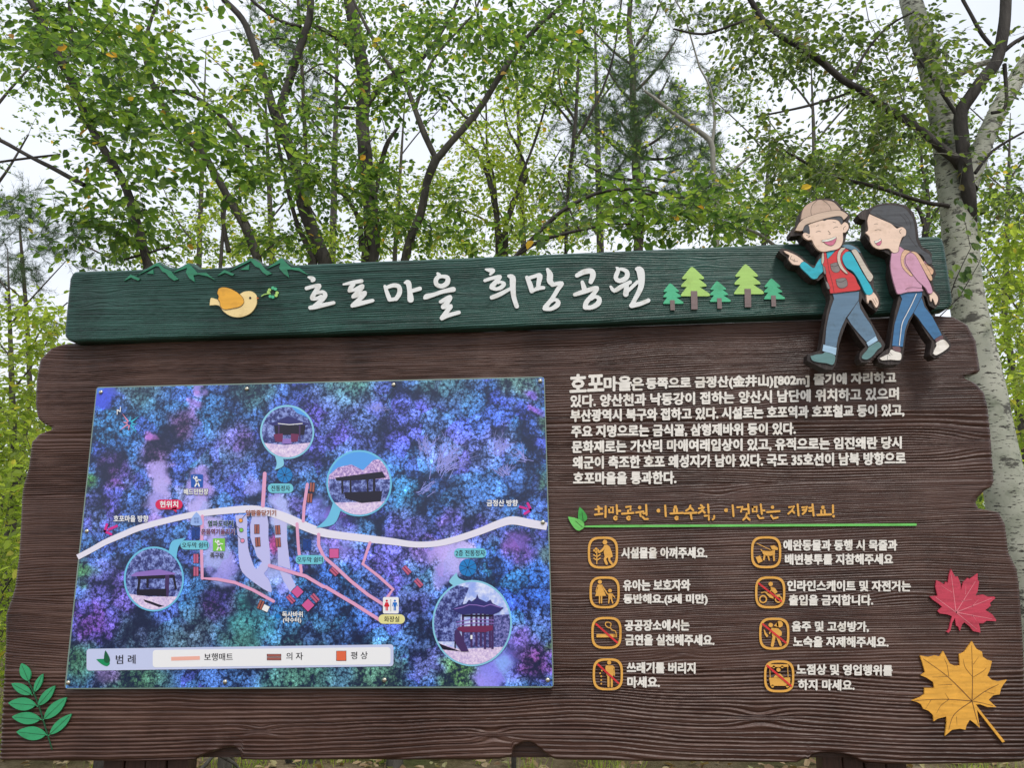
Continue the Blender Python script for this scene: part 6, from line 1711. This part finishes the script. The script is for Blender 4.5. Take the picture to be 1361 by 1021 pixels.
# slimmer trees and saplings that fill in beyond
def filler(label, Y, px, wpx, top, crown, leaf_m, size=.06, lean=0, cnt_k=1.0, bm=B_GREY, name='leafy_tree', cat='tree', group='young trees in the wood behind the sign', spread=1.0, pybase=420, r=2):
    limbs = [([(px, pybase, wpx), (px + lean * .5, (pybase + top) / 2, wpx * .8), (px + lean, top, wpx * .12)], 'g' + ('t' if top < 30 else ''), None)]
    for i in range(5):
        y = pybase + (top - pybase) * (.25 + .14 * i)
        x = px + lean * ((pybase - y) / (pybase - top)) ** 1
        s = 1 if i % 2 else -1
        limbs.append(([(x, y, wpx * .35), (x + s * 28, y - 35, wpx * .28), (x + s * (50 + 8 * i), y - 85, wpx * .15)], '', None))
    return tree(name, label, cat, Y, limbs, bm, leaf_m, [(a, b, c, d, int(n * cnt_k)) for a, b, c, d, n in crown], size=size, spread=spread, group=group, maxd=4.2, r_branch=.0035)
filler('yellow-green young tree crowding the left edge beside the top of the brown board', 7.5, 20, 9, 330, [(20, 470, 80, 70, 50), (10, 600, 60, 90, 50), (60, 420, 50, 40, 18), (-60, 520, 80, 120, 40)], L_YEL, size=.075, lean=-10, pybase=640)
filler('bushy bright tree at the left edge beside the lower half of the brown board', 6.0, -20, 9, 560, [(0, 700, 50, 90, 46), (-10, 850, 50, 100, 50), (10, 620, 50, 60, 22), (-80, 760, 80, 140, 40)], L_YEL, size=.065, pybase=980, spread=.6)
filler('bright green tree seen right of the birch trunk at the right edge', 7.2, 1375, 9, 200, [(1345, 420, 50, 70, 56), (1355, 540, 40, 80, 50), (1340, 320, 50, 50, 30), (1430, 450, 80, 120, 40), (1350, 650, 30, 50, 20)], L_YEL, size=.066, lean=-5, pybase=700)
filler('pale trunked young tree in the notch right of the boards', 9.5, 1335, 8, 150, [(1330, 260, 60, 60, 40), (1300, 200, 70, 60, 24), (1340, 360, 40, 50, 30), (1310, 660, 30, 30, 16)], L_MID, size=.062, lean=8)
filler('slim tree in the gap between the first two leaning trunks', 10.5, 262, 8, 60, [(250, 300, 90, 50, 50), (150, 330, 80, 40, 30), (240, 190, 80, 60, 26)], L_MID, size=.062, lean=12)
filler('yellowing tree low behind the painted mountains and bird', 9.0, 365, 9, 90, [(330, 320, 60, 36, 46), (300, 280, 60, 50, 26), (410, 330, 60, 30, 30), (340, 160, 60, 70, 20)], L_YEL, size=.06, lean=-14)
filler('yellow-green sapling low behind the left word of the title', 9.6, 520, 7, 100, [(530, 300, 50, 44, 46), (580, 330, 60, 30, 34), (500, 190, 60, 60, 18), (460, 330, 50, 26, 20)], L_YEL, size=.06, lean=20)
filler('airy sapling with yellow flecks behind the right word of the title', 11.0, 700, 9, 40, [(700, 250, 70, 70, 50), (760, 310, 70, 34, 40), (640, 320, 60, 30, 26), (720, 120, 70, 60, 26)], L_YEL, size=.062, lean=-16)
filler('green sapling low behind the painted pines at the right', 9.0, 1010, 8, 160, [(1000, 290, 60, 40, 44), (1050, 230, 60, 50, 36), (900, 310, 60, 30, 26), (1080, 280, 60, 40, 20)], L_MID, size=.055, lean=14)
filler('green tree filling the sky between pale sapling and birch', 12.0, 1090, 10, 80, [(1100, 260, 80, 60, 50), (1040, 110, 90, 60, 30), (1180, 280, 60, 50, 40), (1250, 150, 80, 80, 26)], L_MID, size=.062, lean=-12)
filler('distant tree whose crown fills the top left corner', 11.0, -30, 14, 20, [(30, 60, 90, 80, 40), (60, 160, 70, 60, 16), (-60, 200, 80, 100, 20), (150, 40, 80, 60, 26)], L_MID, size=.07, lean=25)
filler('distant tree behind the forked dark tree and thick trunk', 12.5, 440, 11, 0, [(430, 200, 80, 80, 40), (520, 60, 90, 60, 40), (380, 60, 70, 60, 20), (560, 250, 60, 60, 26)], L_MID, size=.066, lean=10)
filler('distant tree behind the upswept thin branches', 13.0, 800, 11, 0, [(720, 70, 90, 70, 46), (830, 60, 90, 60, 30), (820, 280, 80, 40, 30), (900, 120, 60, 60, 14)], L_MID, size=.062, lean=-10)
filler('green tree well right of the birch beyond the sign', 8.0, 1560, 12, 60, [(1560, 200, 110, 130, 60), (1650, 80, 120, 120, 40), (1500, 380, 90, 120, 40)], L_MID, size=.07, lean=20, pybase=760)
filler('green tree well left of the sign at the edge of the wood', 7.0, -230, 12, 60, [(-230, 200, 110, 130, 60), (-320, 80, 120, 120, 30), (-200, 420, 90, 120, 40)], L_MID, size=.07, lean=-20, pybase=760)
tree('pine_tree', 'thin distant pine with sparse needle tufts at the far left below the title board', 'tree', 9.0,
     [([(40, 520, 7), (36, 430, 6), (30, 350, 5), (26, 300, 3)], 'g', None), ([(38, 470, 3), (60, 430, 2), (90, 402, 2)], '', None), ([(32, 400, 3), (10, 380, 2), (-10, 372, 2)], '', None), ([(100, 320, 3), (120, 330, 3), (150, 345, 2)], '', None)],
     B_PINE, L_PINE, [(40, 370, 50, 40, 30), (100, 320, 60, 40, 30), (50, 310, 50, 40, 22), (28, 290, 30, 30, 12), (20, 250, 40, 30, 8)], needle=True, maxd=2.6, spread=.5)
tree('pine_tree', 'pine with dark needle tufts between the forked tree and thick trunk at the top', 'tree', 8.6,
     [([(412, 345, 6), (408, 240, 6), (404, 150, 6), (400, 60, 5), (396, 0, 5)], 'gt', None), ([(402, 100, 3), (425, 85, 3), (445, 90, 2)], '', None), ([(402, 60, 3), (370, 50, 3), (345, 60, 2)], '', None)],
     B_PINE, L_PINE, [(400, 60, 50, 50, 34), (420, 130, 30, 30, 12), (350, 30, 40, 40, 12), (170, 90, 50, 30, 8)], needle=True, maxd=2.4, spread=.5)
# ivy on the birch
tb, lv = Tubes(), Leaves()
path = [at(1262, 395, 4.14), at(1270, 372, 4.13), at(1280, 350, 4.13), at(1290, 330, 4.13), at(1284, 300, 4.13), at(1278, 280, 4.14)]
tb.add(path, [.003, .003, .0025, .002, .002, .001], k=5)
tb.add([at(1240, 430, 4.1), at(1275, 395, 4.1), at(1300, 352, 4.1), at(1312, 325, 4.1)], [.003, .003, .002, .001], k=5)
for i in range(46):
    t = random.random() * 4.99
    p = path[int(t)].lerp(path[int(t) + 1], t % 1) + Vector((random.gauss(0, .035), -.01 - random.random() * .05, random.gauss(0, .03)))
    lv.add(tuple(p), (random.gauss(0, .5), -.3, -.8), (random.gauss(0, .3), -1, .3), random.uniform(.035, .06))
iv = empty('ivy', (at(1285, 330, 4.13).x, 4.13, 0), 'thin climbing ivy with small green leaves on the white birch trunk', 'climbing plant')
off = iv.location
tb.v = [(x - off.x, y - off.y, z) for x, y, z in tb.v]; lv.p = [(x - off.x, y - off.y, z) for x, y, z in lv.p]
tb.build('stem', B_DARK, iv)
lv.build('foliage', L_DEEP, iv)

# ------------------------------------------------------------------ the far wood, one leafy mass
lv, tb = Leaves(), Tubes()
for _ in range(260):
    x = random.uniform(-26, 26); y = random.uniform(17, 34)
    h = random.uniform(3.5, 7.5) * (y / 24)
    tb.add([Vector((x, y, -.2)), Vector((x + random.gauss(0, .4), y, h * .6)), Vector((x + random.gauss(0, .8), y, h))], [.09, .06, .02], k=5)
    for c in range(10):
        cz = random.uniform(.15, 1.0) * h
        cc = Vector((x + random.gauss(0, 1.1), y + random.gauss(0, 1.1), cz))
        for _l in range(44):
            p = cc + Vector((random.gauss(0, .5), random.gauss(0, .5), random.gauss(0, .3)))
            if p.z < .1: continue
            lv.add(tuple(p), (random.gauss(0, 1), random.gauss(0, 1), random.gauss(-.3, .3)), (random.gauss(0, .5), random.gauss(0, .5), 1), random.uniform(.12, .24))
wood_ = empty('woodland', (0, 25, 0), 'distant mass of yellow-green woodland behind all the trees', 'woodland'); wood_['kind'] = 'stuff'
tb.v = [(x, y - 25, z) for x, y, z in tb.v]; lv.p = [(x, y - 25, z) for x, y, z in lv.p]
t_ = tb.build('trunks', B_GREY, wood_); t_['kind'] = 'stuff'
lv.build('foliage', L_YEL, wood_)

# ------------------------------------------------------------------ ground
m, nt, p = principled('forest_floor', (.2, .15, .1), .95, .1)
tc = N(nt, 'ShaderNodeTexCoord')
n1 = N(nt, 'ShaderNodeTexNoise', i_Scale=1.1, i_Detail=8.0); n2 = N(nt, 'ShaderNodeTexNoise', i_Scale=22.0, i_Detail=8.0, i_Roughness=.75)
nt.links.new(tc.outputs['Object'], n1.inputs['Vector']); nt.links.new(tc.outputs['Object'], n2.inputs['Vector'])
r1 = ramp(nt, [(.35, (.10, .11, .04)), (.5, (.22, .17, .10)), (.65, (.36, .29, .20))]); r2 = ramp(nt, [(.3, (.45, .42, .38)), (.7, (1, 1, 1))])
nt.links.new(n1.outputs['Fac'], r1.inputs['Fac']); nt.links.new(n2.outputs['Fac'], r2.inputs['Fac'])
mm = N(nt, 'ShaderNodeMix', data_type='RGBA', blend_type='MULTIPLY'); mm.inputs['Factor'].default_value = 1
nt.links.new(r1.outputs['Color'], mm.inputs['A']); nt.links.new(r2.outputs['Color'], mm.inputs['B']); nt.links.new(mm.outputs['Result'], p.inputs['Base Color'])
bp = N(nt, 'ShaderNodeBump', i_Strength=.9, i_Distance=.05); nt.links.new(n2.outputs['Fac'], bp.inputs['Height']); nt.links.new(bp.outputs['Normal'], p.inputs['Normal'])
G = 90
gx = np.sign(np.linspace(-1, 1, G + 1)) * np.abs(np.linspace(-1, 1, G + 1)) ** 2.2 * 90
X, Yg = np.meshgrid(gx, gx + 6)
Z = (vnoise(X * .5, Yg * .5, 5) - .5) * .10 * (np.hypot(X, Yg - 2) > 1.5) + (vnoise(X * 2.3, Yg * 2.3, 6) - .5) * .05
V = np.stack([X, Yg, Z], -1).reshape(-1, 3)
idx = np.arange((G + 1) ** 2).reshape(G + 1, G + 1)
q = np.stack([idx[:-1, :-1], idx[:-1, 1:], idx[1:, 1:], idx[1:, :-1]], -1).reshape(-1)
go = link('ground', np_mesh('ground', V, q, [4] * (G * G), m, smooth=True)); tag(go, 'bare forest floor of dry earth behind the sign', kind='structure')
L_DRY = leafmat('dry_leaf', [(0, (.16, .09, .045)), (.4, (.30, .20, .11)), (.8, (.42, .32, .20)), (1, (.22, .24, .08))], .2)
lv = Leaves()
for _ in range(9000):
    y = 3 + 9 * random.random() ** 1.2; x = random.uniform(-1.1, 1.1) * y
    lv.add((x, y, random.uniform(.0, .06)), (random.gauss(0, 1), random.gauss(0, 1), random.gauss(0, .25)), (random.gauss(0, .35), random.gauss(0, .35), 1), random.uniform(.05, .10))
lv.build('leaf_litter', L_DRY, None)['label'] = 'dry fallen leaves scattered over the ground under the trees'
nd = []
for _ in range(1500):
    y = 3.2 + 8 * random.random(); x = random.uniform(-1, 1) * y
    if vnoise(x * .7, y * .7, 9) < (.45 if x < .5 else .62): continue
    for b_ in range(14):
        nd.append(((x + random.gauss(0, .06), y + random.gauss(0, .06), -.02), (random.gauss(0, .07), random.gauss(0, .07), random.uniform(.10, .32))))
P = np.array([a for a, b in nd]); Dv = np.array([b for a, b in nd])
side = np.cross(Dv, np.random.default_rng(5).normal(size=Dv.shape)); side /= np.linalg.norm(side, axis=1, keepdims=True)
V = np.stack([P - side * .004, P + side * .004, P + Dv], 1).reshape(-1, 3)
g_ = link('grass', np_mesh('grass', V, np.arange(len(V)), [3] * len(P), L_YEL)); tag(g_, 'thin yellow-green grass tufts on the forest floor', kind='stuff')
# bare fallen sticks seen through the left notch under the board
for i, (pa, pb, yy) in enumerate((((262, 1030), (300, 985), 5.2), ((285, 1000), (330, 1040), 5.0), ((300, 990), (312, 1040), 5.4))):
    a_, b_ = at(*pa, yy), at(*pb, yy + .2)
    t_ = Tubes()
    t_.add([a_, a_.lerp(b_, .5) + Vector((.02, 0, .02)), b_], [.014, .011, .006], k=6)
    o = t_.build('dead_branch', B_GREY, None)
    tag(o, ['dry stick slanting up right under the left notch of the board', 'dry stick slanting down right under the left notch of the board', 'upright dry stick under the left notch of the board'][i], 'stick', 'dry sticks under the board')
